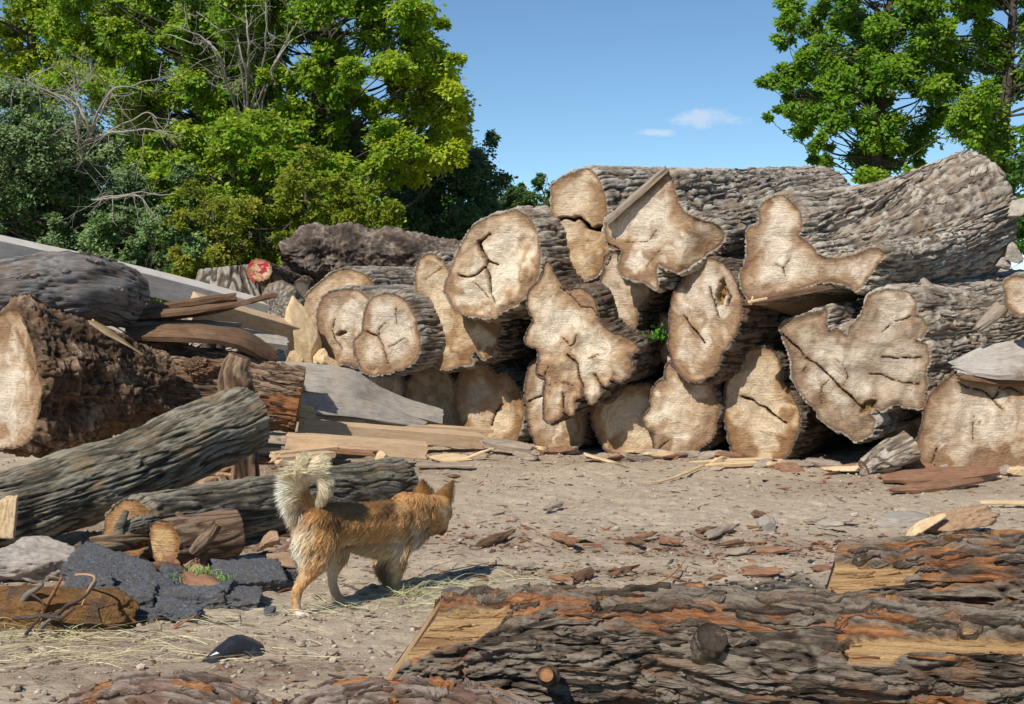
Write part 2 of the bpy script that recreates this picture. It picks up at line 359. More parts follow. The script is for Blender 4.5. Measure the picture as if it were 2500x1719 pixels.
M['crumb'] = colmat('crumb'); M['straw_mat'] = colmat('straw_mat'); M['leaf'] = colmat('leaf', .45, .46, .35); M['leaf_dull'] = colmat('leaf_dull', .6, .2, .25)
M['fur'] = colmat('fur', .55, .12, .3); M['skin_fur'] = colmat('skin_fur', .9)
M['splinter_cut'] = cut_mat('splinter_cut', (.48, .33, .18), (.72, .56, .36), (.3, .18, .09))
M['bark_strip'] = bark_mat('bark_strip', (.06, .035, .02), (.24, .16, .095), (.42, .32, .21), (.20, .11, .06), .4)
M['tree_bark'] = plain_mat('tree_bark', (.045, .036, .028), (.12, .10, .08), 14, bump=.02)
# ---------------------------------------------------------------- bark relief
def relief(q, style, seed):
    """q (…,3): x along the grain in metres, y z across. returns h 0..1, amp metres"""
    w = np.stack([pn(q * np.array([3, 5, 5.]), seed), pn(q * np.array([3, 5, 5.]), seed + 5), pn(q * np.array([3, 5, 5.]), seed + 9)], -1)
    if style == 'furrow':
        a = q * np.array([1.25, 24, 24.]) + w * np.array([.3, .8, .8])
        n = np.abs(pn(a, seed)); m = np.abs(pn(a * np.array([2.0, 2.3, 2.3]), seed + 2)); k = pn(q * np.array([12, 85, 85.]), seed + 5)
        h = sstep(.0, .22, n) * .62 + sstep(0, .26, m) * .30 + .14 * k + .02
        h = h * (0.85 + .5 * fbm(q * 6, 2, seed + 4))
        return np.clip(h, 0, 1), .036
    if style == 'plate':      # coarse overlapping plates of old bark
        a = q * np.array([1.9, 18, 18.]) + w * np.array([.4, .9, .9])
        n = np.abs(pn(a, seed)); m = np.abs(pn(a * np.array([2.4, 2.2, 2.2]), seed + 2)); k = np.abs(pn(a * np.array([5., 5, 5]), seed + 6)); f = pn(q * np.array([25, 150, 150.]), seed + 7)
        lay = fbm(q * np.array([4, 24, 24.]) + w * .5, 3, seed + 9) * 5; fl = np.floor(lay); lay = (fl + sstep(.38, .62, lay - fl)) / 5
        h = sstep(.0, .17, n) * .40 + sstep(0, .2, m) * .24 + sstep(0, .24, k) * .12 + lay * .45 + f * .07 + .08
        return np.clip(h, 0, 1), .040
    if style == 'burl':
        n = fbm(q * 5, 2, seed) * 1.2 + .5; m = 1 - np.abs(pn(q * 17 + w, seed + 3)) * 2.2; k = fbm(q * 48, 3, seed + 5)
        return np.clip(.5 * n + .34 * m + .42 * k, 0, 1), .066
    if style == 'lump':
        n = pn(q * 5, seed) * .9 + .5; m = 1 - np.abs(pn(q * 15 + w, seed + 3)) * 2.; k = fbm(q * 34, 3, seed + 5)
        return np.clip(.5 * n + .25 * m + .5 * k, 0, 1), .075
    if style == 'flute':
        a = q * np.array([1.2, 15, 15.]) + w * .5
        n = np.abs(pn(a, seed)); m = np.abs(pn(a * np.array([3, 2.5, 2.5]), seed + 2))
        return np.clip(sstep(0, .35, n) * .7 + m * .45, 0, 1), .03
    a = q * np.array([5, 26, 26.]) + w * .8                         # fine
    n = np.abs(pn(a, seed)); m = pn(a * 2.3, seed + 2)
    return np.clip(sstep(0, .35, n) * .8 + .2 * m, 0, 1), .016

def flakes(S, N3, ds, dt, cnt, seed, root, mat, lmax=.17, wmax=.035, skip=None, lift=(.004, .016), rd=None, exv=0., name='loose_bark'):
    """plates of loose bark lying along the grain of the surface grid S (m, n, 3)"""
    rs = np.random.RandomState(seed); m, n = S.shape[:2]; acc = Acc()
    for _ in range(cnt):
        li = rs.uniform(.25, 1) ** 1.5 * lmax; wj = rs.uniform(.3, 1) * wmax; i0 = rs.randint(1, max(2, m - 4)); j0 = rs.randint(n)
        a = max(3, int(li / dt)); b = max(2, int(wj / ds)); a = min(a, m - 1 - i0)
        if a < 3: continue
        if skip is not None and skip[i0 + a // 2, (j0 + b // 2) % n] > .3: continue
        K, Q_ = 9, 5; u = np.linspace(0, 1, K)[:, None]; v = np.linspace(0, 1, Q_)[None]
        wv = (np.sin(np.clip(u, .03, .97) * math.pi) ** .6) * (1 + .35 * rs.uniform(-1, 1, (K, 1))); sh = rs.normal(0, .25) * u + .15 * rs.uniform(-1, 1, (K, 1))
        fi = i0 + u * a + 0 * v + rs.uniform(-.5, .5, (K, Q_)) * a * .07; fj = j0 + (.5 + (v - .5) * wv + sh) * b
        ii = np.clip(fi.round().astype(int), 0, m - 1); jj = fj.round().astype(int) % n
        I0 = np.clip(np.floor(fi).astype(int), 0, m - 2); fr = np.clip(fi - I0, 0, 1)[..., None]; J0 = np.floor(fj).astype(int); gr = (fj - J0)[..., None]
        base = (S[I0, J0 % n] * (1 - gr) + S[I0, (J0 + 1) % n] * gr) * (1 - fr) + (S[I0 + 1, J0 % n] * (1 - gr) + S[I0 + 1, (J0 + 1) % n] * gr) * fr
        nn = N3[ii, jj].reshape(-1, 3).mean(0); nn = nn / np.linalg.norm(nn)
        base = base * .5 + base.mean(1, keepdims=True) * .0 + .5 * base
        e = rs.uniform(*lift); curl = rs.choice([0, 0, 1, -1]) * rs.uniform(0, .02)
        top = base + nn * (e + curl * (u - .5)[..., None] + .003 * rs.uniform(-1, 1, (K, Q_))[..., None]); bot = base - nn * .006
        V = np.vstack([top.reshape(-1, 3), bot.reshape(-1, 3)]); F = [grid_faces(K, Q_, False)]; o = K * Q_
        ring = [k for k in range(Q_)] + [k * Q_ + Q_ - 1 for k in range(1, K)] + [(K - 1) * Q_ + k for k in range(Q_ - 2, -1, -1)] + [k * Q_ for k in range(K - 2, 0, -1)]
        ring = np.array(ring); nx = np.roll(ring, -1); F.append(np.stack([ring, nx, nx + o, ring + o], 1))
        hh = rs.uniform(.35, .95); acc.add(V, F, h=np.concatenate([np.full(o, hh), np.full(o, .1)]) + rs.uniform(-.1, .1, 2 * o), fb=np.tile(rs.uniform(0, 9, 3), (2 * o, 1)) + np.stack([np.tile(np.repeat(np.linspace(0, li, K), Q_), 2) * .10, np.tile(np.tile(np.linspace(0, wj, Q_), K), 2), np.zeros(2 * o)], 1),
                                           ex=np.full(2 * o, exv), rd=np.full(2 * o, float(rd is not None and rs.rand() < rd)))
    if acc.n:
        o = acc.build(name, M[mat], root, smooth=False); o['kind'] = 'stuff'

def inpoly(pt, poly):
    x, y = pt[:, 0], pt[:, 1]; r = np.zeros(len(pt), bool); k = len(poly)
    for i in range(k):
        x1, y1 = poly[i]; x2, y2 = poly[(i + 1) % k]
        if y1 == y2: continue
        c = ((y1 > y) != (y2 > y)) & (x < (x2 - x1) * (y - y1) / (y2 - y1) + x1); r ^= c
    return r
def segdist(pt, a, b):
    ab = b - a; t = np.clip(((pt - a) @ ab) / max(ab @ ab, 1e-12), 0, 1); return np.linalg.norm(pt - a - t[:, None] * ab, axis=1), t
def polydist(pt, line, closed=False):
    d = np.full(len(pt), 1e9); k = len(line)
    for i in range(k if closed else k - 1):
        d = np.minimum(d, segdist(pt, line[i], line[(i + 1) % k])[0])
    return d

def face_mesh(ol, e1, e2, nv, C0, seed, step=.013, cracks=(), folds=(), holes=(), pith=(0, 0), rel=.012, warp=.02, hl=()):
    """cut face filling the 2-D outline ol (metres, plane e1 e2, facing -nv); returns V, F, attrs"""
    lo, hi = ol.min(0), ol.max(0)
    gx = np.arange(lo[0], hi[0], step); gy = np.arange(lo[1], hi[1], step)
    X, Y = np.meshgrid(gx, gy); rs = np.random.RandomState(seed); pts = np.stack([X.ravel(), Y.ravel()], 1) + rs.uniform(-.3, .3, (X.size, 2)) * step
    pts = pts[inpoly(pts, ol)]; pts = pts[polydist(pts, ol, True) > step * .55]
    allp = np.vstack([ol, pts]); k = len(ol)
    r = geometry.delaunay_2d_cdt([Vector(p) for p in allp], [(i, (i + 1) % k) for i in range(k)], [], 1, 1e-5)
    v2 = np.array([tuple(v) for v in r[0]]); F = np.array([f for f in r[2] if len(f) == 3])
    p3 = np.stack([v2[:, 0], v2[:, 1], np.zeros(len(v2))], 1)
    eg = polydist(v2, ol, True)
    dep = rel * (fbm(p3 * 4.5, 3, seed) * 1.5 + .5 * np.abs(fbm(p3 * np.array([9, 3, 1]), 3, seed + 2)))      # + = into the log
    dep = dep + rel * 1.6 * (np.abs(pn(p3 * 2.3 + 5, seed + 61)) + .5 * np.abs(pn(p3 * np.array([6, 4, 1]), seed + 62)) - .35)
    dep = dep * sstep(0, .05, eg)
    ck = np.zeros(len(v2)); halo = np.zeros(len(v2))
    for line, w, dd in cracks:
        ln = np.array(line); j = resample(ln, max(4, int(len(ln) * 8))); jj = np.stack([j[:, 0], j[:, 1], j[:, 0] * 0], 1)
        j = j + .010 * np.stack([pn(jj * 12, seed + 3), pn(jj * 12, seed + 4)], 1); w = w * .6
        d = polydist(v2, j); ww = w * (.35 + 1.5 * np.abs(pn(p3 * 9, seed + 6)))
        c = 1 - sstep(ww * .4, ww + step * .45, d); ck = np.maximum(ck, c); dep = dep + dd * c
        side = pn(p3 * 5, seed + 12); dep = dep - .018 * np.exp(-(d / .05) ** 2) * side; halo = np.maximum(halo, np.exp(-(d / .028) ** 2))
    rot = np.zeros(len(v2))
    for (hx, hy, rx, ry, ang, dd) in holes:
        ca, sa = math.cos(ang), math.sin(ang); dx = v2[:, 0] - hx; dy = v2[:, 1] - hy
        u = (ca * dx + sa * dy) / rx; v = (-sa * dx + ca * dy) / ry
        q = np.sqrt(u * u + v * v) + .5 * fbm(p3 * 17, 3, seed + 8); c = 1 - sstep(.6, 1.05, q)
        dep = dep + dd * c * (1 + .7 * fbm(p3 * 30, 2, seed + 1)); rot = np.maximum(rot, c)
    for (a, b, slope) in folds:      # beyond the line a->b (its left side) the surface falls back
        a = np.array(a); b = np.array(b); t = nrm(b - a); nn = np.array([-t[1], t[0]]); s = (v2 - a) @ nn; dep = dep + slope * np.maximum(s, 0)
    pr = np.linalg.norm(v2 - np.array(pith), axis=1)
    mxe = eg.max(); wp = fbm(p3 * 3.5, 3, seed + 21) * .16 + fbm(p3 * 9, 2, seed + 22) * .04
    ring = .55 * (mxe - eg) + .45 * pr + wp
    st = .40 + 1.15 * fbm(p3 * np.array([2.6, 1.9, 1]) + np.stack([wp, wp * 2, wp], 1) * 5, 3, seed + 30)
    st = st + .55 * sstep(mxe * .02, mxe * .6, eg + wp * .5) - .27
    st = st - .40 * halo
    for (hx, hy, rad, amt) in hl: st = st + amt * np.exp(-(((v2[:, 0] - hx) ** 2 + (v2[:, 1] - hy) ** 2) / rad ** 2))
    V = C0 + v2[:, :1] * e1 + v2[:, 1:] * e2 + dep[:, None] * nv
    return V, F, dict(ra=np.arctan2(v2[:, 1] - pith[1], v2[:, 0] - pith[0]), ring=ring, st=np.clip(st, 0, 1.2), ck=ck, eg=eg + .012 * pn(p3 * 25, seed + 9), rot=rot)

def make_log(name, label, crop, outline, Y, far, fr, yaw=20, pitch=0, cut='cut', bark='bark_pale', style='furrow', seed=1, group='logs stacked in the pile',
             cracks=(), folds=(), holes=(), pith=None, hl=(), bt=.022, rel=.020, step=.0105, bl=1.0, ds=.0095, dt=.016, sag=0., amp=None, cat='log', lump=0., bare=None, nf=0):
    """far = axis vector from the face centre to the other end, fr = radii of the other end. Outline in crop pixels."""
    op = C(crop, outline); c2 = (op.min(0) + op.max(0)) / 2
    C0 = P(c2[0], c2[1], Y); ya, pi_ = R(yaw), R(pitch)
    nv = np.array([math.sin(ya) * math.cos(pi_), math.cos(ya) * math.cos(pi_), math.sin(pi_)])
    e1 = np.array([math.cos(ya), -math.sin(ya), 0]); e2 = np.cross(e1, nv); e2 = nrm(e2)
    if e2[2] < 0: e2 = -e2
    O = np.array([0, 0, CAMH])
    def to2(q):
        res = []
        for px, py in q:
            d = ray(px, py); k = ((C0 - O) @ nv) / (d @ nv); X = O + d * k - C0; res.append((X @ e1, X @ e2))
        return np.array(res)
    ol = to2(op); 
    per = np.linalg.norm(np.diff(np.vstack([ol, ol[:1]]), axis=0), axis=1).sum()
    n = int(per / ds); ol = smooth_closed(ol, n)
    area = .5 * np.sum(ol[:, 0] * np.roll(ol[:, 1], -1) - np.roll(ol[:, 0], -1) * ol[:, 1])
    if area < 0: ol = ol[::-1].copy()
    p3 = np.stack([ol[:, 0], ol[:, 1], ol[:, 0] * 0 + seed], 1)
    tang = np.roll(ol, -1, 0) - np.roll(ol, 1, 0); tang /= np.linalg.norm(tang, axis=1)[:, None]; on = np.stack([tang[:, 1], -tang[:, 0]], 1)
    ol = ol + on * (.010 * pn(p3 * 16, seed) + .006 * pn(p3 * 45, seed))[:, None]
    cen = ol.mean(0)
    cr = [(to2(C(crop, l)), w, d) for l, w, d in cracks]
    ho = []
    for (hx, hy, rx, ry, ang, dd) in holes:
        q = to2(C(crop, [(hx, hy), (hx + rx, hy), (hx, hy + ry)])); ho.append((q[0][0], q[0][1], np.linalg.norm(q[1] - q[0]), np.linalg.norm(q[2] - q[0]), ang, dd))
    fo = [(tuple(to2(C(crop, [a]))[0]), tuple(to2(C(crop, [b]))[0]), s) for a, b, s in folds]
    pt = to2(C(crop, [pith]))[0] if pith else cen
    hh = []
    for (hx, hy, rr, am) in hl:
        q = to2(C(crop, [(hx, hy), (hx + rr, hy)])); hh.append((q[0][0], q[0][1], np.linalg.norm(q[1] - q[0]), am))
    far = np.array(far, float); 
    base = C0 + far * .5; base = np.array([base[0], base[1], max(0, min(C0[2], C0[2] + far[2]) - max(fr[1], .2))])
    root = thing(name, label, cat, base, group)
    V, F, at = face_mesh(ol, e1, e2, nv, C0, seed, step, cr, fo, ho, pt, rel, hl=hh)
    # orientation: faces must look towards -nv
    a, b, c = V[F[0][0]], V[F[0][1]], V[F[0][2]]
    if np.cross(b - a, c - a) @ nv > 0: F = F[:, ::-1]
    mk('cut_face', V, F, M[cut], root, at)
    # bark: sweep of the outline to an ellipse at the far end
    L = np.linalg.norm(far); ax = far / L; m = int(L / dt)
    s1 = nrm(np.cross(ax, [0, 0, 1])); s2 = np.cross(s1, ax); s2 = nrm(s2)
    if s2[2] < 0: s2 = -s2
    if s1 @ e1 < 0: s1 = -s1
    ang = np.arctan2(ol[:, 1] - cen[1], ol[:, 0] - cen[0])
    ph = ang[0] + np.arange(n) * 2 * math.pi / n
    # blend between arc-length and true-angle parameters
    ua = np.unwrap(ang); ua = ua + (ang[0] - ua[0]); tot = ua[-1] - ua[0]
    if abs(tot - 2 * math.pi) < 1.2: ph = .6 * ua + .4 * ph
    tt = np.concatenate([[0, 0], np.linspace(0, 1, m) ** 1.0])
    S = np.zeros((m + 2, n, 3)); depf = np.zeros(n)
    for (a_, b_, s_) in fo:
        a_ = np.array(a_); t_ = nrm(np.array(b_) - a_); nn = np.array([-t_[1], t_[0]]); depf = depf + s_ * np.maximum((ol - a_) @ nn, 0)
    O1 = (ol[:, :1] - cen[0]) * e1 + (ol[:, 1:] - cen[1]) * e2; E1 = fr[0] * np.cos(ph)[:, None] * s1 + fr[1] * np.sin(ph)[:, None] * s2
    Cc = C0 + cen[0] * e1 + cen[1] * e2
    for i, t in enumerate(tt):
        b = sstep(0, bl, t); S[i] = Cc + far * t + np.array([0, 0, sag * 4 * t * (1 - t)]) + (1 - b) * (O1 + depf[:, None] * nv) + b * E1
    N3 = grid_normals(S[2:]); ctr = S[2:].mean(1, keepdims=True)
    if ((S[2:] - ctr) * N3).sum(-1).mean() < 0: N3 = -N3
    Sx = S[2:]; R0 = per / (2 * math.pi); kk = np.arange(n) * 2 * math.pi / n; q = np.stack([np.broadcast_to(tt[2:, None] * L, (m, n)), np.broadcast_to(R0 * np.cos(kk)[None], (m, n)), np.broadcast_to(R0 * np.sin(kk)[None], (m, n))], -1)
    q0 = np.stack([((Sx - Cc) @ ax), ((Sx - Cc) @ s1), ((Sx - Cc) @ s2)], -1)
    h, am = relief(q, style, seed); am = amp or am
    if style != 'burl':
        fs = np.linalg.norm(np.roll(Sx, -1, 1) - Sx, axis=-1) / (per / n); fs = (fs + np.roll(fs, 3, 1) + np.roll(fs, -3, 1)) / 3
        h2, _ = relief(q * np.array([1.3, 2.1, 2.1]), style, seed + 50); wf = sstep(1.25, 1.7, fs); h = h * (1 - wf) + h2 * wf
        if fs.max() > 2.2: h3, _ = relief(q * np.array([1.6, 4.2, 4.2]), style, seed + 70); wf = sstep(2.1, 2.8, fs); h = h * (1 - wf) + h3 * wf
    lift = bt * .75 + am * (h - .25)
    if lump: lift = lift + lump * fbm(q * np.array([2.2, 3., 3.]), 2, seed + 41)
    tl = (tt[2:] * L)[:, None]
    fray = sstep(0, .05, tl + .02 * pn(q * 30, seed + 3)); lift = lift * (.52 + .48 * fray)
    S[2:] = Sx + N3 * lift[..., None]
    # ragged bark lip around the cut
    S[2] = S[2] + nv * (-.006 + .012 * pn(q[0] * 40, seed + 8))[:, None]
    S[0] = C0 + ol[:, :1] * e1 + ol[:, 1:] * e2 + (depf[:, None] + .001) * nv
    S[1] = .5 * (S[0] + S[2]) - nv * .003
    H = np.vstack([h[:1] * .3 + .25, h[:1] * .3 + .42, h]); Q = np.concatenate([q0[:1], q0[:1], q0])
    Vb = S.reshape(-1, 3); Fb = grid_faces(m + 2, n)
    cap = len(Vb); Vb = np.vstack([Vb, S[-1].mean(0)]); j = np.arange(n); Fc = np.stack([j + (m + 1) * n, (j + 1) % n + (m + 1) * n, np.full(n, cap)], 1)
    hq = np.append(H.ravel(), .8); Qf = np.vstack([Q.reshape(-1, 3), Q[-1].mean(0)]); fb = Qf * np.array([.10, 1, 1])
    # orientation outward
    f0 = Fb[len(Fb) // 2]; ce = Vb[f0].mean(0); nn = np.cross(Vb[f0[1]] - Vb[f0[0]], Vb[f0[2]] - Vb[f0[0]]); row = f0[0] // n
    if nn @ (ce - S[row].mean(0)) < 0: Fb = Fb[:, ::-1]; Fc = Fc[:, ::-1]
    ex = np.append(np.zeros(H.size), 1.)
    if bare is not None:
        px, py = proj(Vb); pp = np.stack([px, py], 1)
        wv = Qf * 9; pp = pp + 6 * np.stack([pn(wv, 3), pn(wv, 4)], 1)
        for c_, pl in bare: ex = np.maximum(ex, inpoly(pp, C(c_, pl)).astype(float))
    mk('bark', Vb, [Fb, Fc], M[bark], root, dict(h=hq, fb=fb, ex=ex, rd=np.zeros(len(Vb))))
    if nf: flakes(S[2:], N3, per / n, dt, nf, seed, root, bark, .42, .034, lift=(.004, .014))
    return root, dict(C0=C0, e1=e1, e2=e2, nv=nv, Cc=Cc)

def path_log(name, label, pts, radii, bark, style, seed, cat='log', group=None, ds=.013, dt=.02, amp=None, ends=('cut', 'cut'), lump=0., squash=1., tilt0=0., tiltB=0., masks=None, ell=None, nf=0, fl=.16, fw=.035, frd=None):
    """log along a 3-D path; ends: material of the cut faces or None"""
    pts = np.asarray(pts, float); L = np.linalg.norm(np.diff(pts, axis=0), axis=1).sum(); m = int(L / dt)
    path = catmull(pts, m); rad = np.interp(np.linspace(0, 1, m), np.linspace(0, 1, len(radii)), radii)
    T, A, B = frames(path); n = int(2 * math.pi * max(radii) / ds); ph = np.linspace(0, 2 * math.pi, n, endpoint=False)
    sh = 1 + .07 * np.cos(2 * ph + seed) + .04 * np.cos(3 * ph + 2 * seed)
    cx = np.cos(ph) * sh; sx = np.sin(ph) * sh * squash
    D = cx[None, :, None] * A[:, None] + sx[None, :, None] * B[:, None]
    S = path[:, None] + rad[:, None, None] * D
    s = np.linspace(0, L, m)
    q = np.stack([np.broadcast_to(s[:, None], (m, n)), rad[:, None] * cx[None], rad[:, None] * sx[None]], -1)
    h, am = relief(q, style, seed); am = amp or am
    N3 = grid_normals(S)
    if ((S - path[:, None]) * N3).sum(-1).mean() < 0: N3 = -N3
    lift = am * (h - .3)
    if lump: lift = lift + lump * fbm(q * np.array([2.5, 4, 4.]), 3, seed + 40)
    if tilt0:
        S = S + (T[0] * tilt0)[None, None] * (cx[None, :, None] * rad[0]) * np.exp(-s / .15)[:, None, None]
    if tiltB: S = S + (T[0] * tiltB)[None, None] * (sx[None, :, None] * rad[0]) * np.exp(-(s / .30) ** 2)[:, None, None]
    ex = np.zeros((m, n)); rd = np.zeros((m, n))
    if masks:
        px, py = proj(S); pp = np.stack([px.ravel(), py.ravel()], 1); wv = q.reshape(-1, 3) * np.array([7, 20, 20]); wob = np.stack([fbm(wv, 3, 3), fbm(wv, 3, 14)], 1)
        for kind, crop, poly, wamt in masks:
            pl = C(crop, poly); p2 = pp + wob * np.array([wamt * 2.2, wamt]); ins = inpoly(p2, pl); d = polydist(p2, pl, True)
            f = np.where(ins, sstep(0, 5, d), 0).reshape(m, n)
            if kind == 'ex': ex = np.maximum(ex, f)
            elif kind == 'rd': rd = np.maximum(rd, f * sstep(-.25, .25, fbm(q * np.array([6, 22, 22.]), 3, 77) + .05))
            elif kind == 'rdfull': rd = np.maximum(rd, f)
            elif kind == 'dent': lift = lift - .05 * f
            elif kind == 'bulge': lift = lift + .035 * f
        grain = .006 * np.abs(fbm(q * np.array([3, 50, 50.]), 3, 55)) + .010 * fbm(q * np.array([4, 9, 9.]), 2, 56)
        lift = lift * (1 - ex) + ex * (-.020 + grain); lift = lift * (1 - .35 * rd) - .008 * rd
    S2 = S + N3 * lift[..., None]
    root = thing(name, label, cat, (path.mean(0)[0], path.mean(0)[1], max(0, S2[..., 2].min())), group)
    V = S2.reshape(-1, 3); F = grid_faces(m, n)
    f0 = F[len(F) // 2]; nn = np.cross(V[f0[1]] - V[f0[0]], V[f0[2]] - V[f0[0]])
    if nn @ (V[f0].mean(0) - path[f0[0] // n]) < 0: F = F[:, ::-1]
    mk('bark', V, F, M[bark], root, dict(h=h.ravel(), fb=q.reshape(-1, 3) * np.array([.10, 1, 1]), ex=ex.ravel(), rd=rd.ravel()))
    if nf: flakes(S2, N3, ds, dt, nf, seed, root, bark, fl, fw, ex, rd=frd)
    if nf and masks: flakes(S2, N3, ds, dt, 1500, seed + 1, root, bark, .22, .012, 1 - ex, lift=(.001, .006), exv=1., name='splinters')
    for k, mt in ((0, ends[0]), (-1, ends[1])):
        if not mt: continue
        nv = T[0] if k == 0 else -T[-1]; c0 = path[k]; e1 = A[k]; e2 = B[k]
        rim = S2[k]; ol = np.stack([(rim - c0) @ e1, (rim - c0) @ e2], 1) * .975; sh_ = (rim - c0) @ nv
        a_ = .5 * np.sum(ol[:, 0] * np.roll(ol[:, 1], -1) - np.roll(ol[:, 0], -1) * ol[:, 1])
        # face relief bent to follow a slanted rim
        Vf, Ff, at = face_mesh(ol if a_ > 0 else ol[::-1].copy(), e1, e2, nv, c0 - nv * .002, seed + 5, .012, rel=.006, pith=(rad[k] * .1, 0))
        v2 = np.stack([(Vf - c0) @ e1, (Vf - c0) @ e2], 1)
        co = np.linalg.lstsq(np.c_[ol, np.ones(n)], sh_, rcond=None)[0]; Vf = Vf + (np.c_[v2, np.ones(len(v2))] @ co)[:, None] * nv
        a, b, c = Vf[Ff[0][0]], Vf[Ff[0][1]], Vf[Ff[0][2]]
        if np.cross(b - a, c - a) @ nv > 0: Ff = Ff[:, ::-1]
        mk('cut_face', Vf, Ff, M[mt], root, at)
        # bark rim ring between face and bark
        r0 = S2[k]; r1 = c0 + ol[:, :1] * e1 + ol[:, 1:] * e2 + (np.c_[ol, np.ones(n)] @ co)[:, None] * nv
        mk('bark_rim', np.vstack([r0, r1]), grid_faces(2, n), M[bark], root, dict(h=np.full(2 * n, .3), fb=np.vstack([q[k], q[k]]), ex=np.zeros(2 * n), rd=np.zeros(2 * n)))
    return root, path, rad

def sweep_solid(name, path, sect, mat, seed, parent=None, label=None, cat=None, group=None, noise=.004, nsc=14, rag=.02, side=None, taper=None, kind=None, attrs=None):
    """closed cross-section (k,2) swept along a path. side = fixed horizontal-ish side vector"""
    path = np.asarray(path, float); m = len(path); T, A, B = frames(path)
    if side is not None:
        A = np.array([nrm(np.array(side) - t * np.dot(side, t)) for t in T]); B = np.cross(A, T); B = np.where(B[:, 2:3] < 0, -B, B) if abs(B[0][2]) > .05 else B
    sect = np.asarray(sect, float); k = len(sect)
    tp = np.ones(m) if taper is None else np.interp(np.linspace(0, 1, m), np.linspace(0, 1, len(taper)), taper)
    S = path[:, None] + tp[:, None, None] * sect[None, :, :1] * A[:, None] + (.4 + .6 * tp)[:, None, None] * sect[None, :, 1:] * B[:, None]
    L = np.linalg.norm(np.diff(path, axis=0), axis=1).sum(); s = np.linspace(0, L, m)
    q = np.stack([np.broadcast_to(s[:, None], (m, k)), np.broadcast_to(sect[None, :, 0], (m, k)), np.broadcast_to(sect[None, :, 1], (m, k))], -1)
    N3 = grid_normals(S)
    if ((S - path[:, None]) * N3).sum() < 0: N3 = -N3
    S = S + N3 * (noise * fbm(q * np.array([nsc * .25, nsc, nsc]) + seed, 3, seed))[..., None]
    # ragged ends
    r0 = rag * pn(q[0] * 35, seed + 2); r1 = rag * pn(q[-1] * 35, seed + 3)
    w0 = np.exp(-s / .05)[:, None]; w1 = np.exp(-(L - s) / .05)[:, None]
    S = S + T[:, None] * (w0 * r0[None] + w1 * r1[None])[..., None]
    V = np.vstack([S.reshape(-1, 3), S[0].mean(0), S[-1].mean(0)]); j = np.arange(k); c0 = m * k
    F = grid_faces(m, k); f0 = F[(m // 2) * k]; nn = np.cross(V[f0[1]] - V[f0[0]], V[f0[2]] - V[f0[0]])
    fl = nn @ (V[f0].mean(0) - path[m // 2]) < 0
    Fc = np.vstack([np.stack([(j + 1) % k, j, np.full(k, c0)], 1), np.stack([j + (m - 1) * k, (j + 1) % k + (m - 1) * k, np.full(k, c0 + 1)], 1)])
    if fl: F = F[:, ::-1]; Fc = Fc[:, ::-1]
    qq = np.vstack([q.reshape(-1, 3), q[0].mean(0), q[-1].mean(0)]) * np.array([.12, 1, 1]) + np.array([seed * 1.3, 0, 0])
    at = dict(fb=qq, h=np.clip(.55 + fbm(qq * 30, 3, seed), 0, 1), ex=np.zeros(len(V)), rd=np.zeros(len(V)))
    if attrs: at.update({k_: np.full(len(V), v) for k_, v in attrs.items()})
    o = mk(name, V, [F, Fc], M[mat], parent, at, smooth=False)
    if label: tag(o, label, cat, group, kind)
    return o
def rect(w, t, r=.004, k=5):
    a = w / 2; b = t / 2; x = np.linspace(-a + r, a - r, 2 * k); y = np.linspace(-b + r, b - r, k)
    return np.array([(v, b) for v in x] + [(a, -v) for v in y] + [(-v, -b) for v in x] + [(-a, v) for v in y])
def plank(name, label, p1, p2, w, th, mat, seed, side=None, mids=(), cat='plank', group=None, noise=.004, rag=.012, taper=None, parent=None):
    path = catmull([p1, *mids, p2], max(12, int(np.linalg.norm(np.array(p2) - p1) / .03)))
    return sweep_solid(name, path, rect(w, th), mat, seed, parent, label, cat, group, noise, 14, rag, side, taper)
def slab(name, label, p1, p2, w, th, curl, mat, seed, side=None, mids=(), cat='bark strip', group=None, noise=.012, rag=.06, taper=(.5, .9, 1, .85, .4), parent=None, kind=None):
    """curled strip of bark: an arc section"""
    k = 9; u = np.linspace(-1, 1, k); top = np.stack([u * w / 2, curl * (1 - u ** 2)], 1); bot = np.stack([u[::-1] * w / 2 * .94, curl * (1 - u[::-1] ** 2) - th], 1)
    path = catmull([p1, *mids, p2], max(12, int(np.linalg.norm(np.array(p2) - p1) / .02)))
    return sweep_solid(name, path, np.vstack([top, bot]), mat, seed, parent, label, cat, group, noise, 22, rag, side, taper, kind)

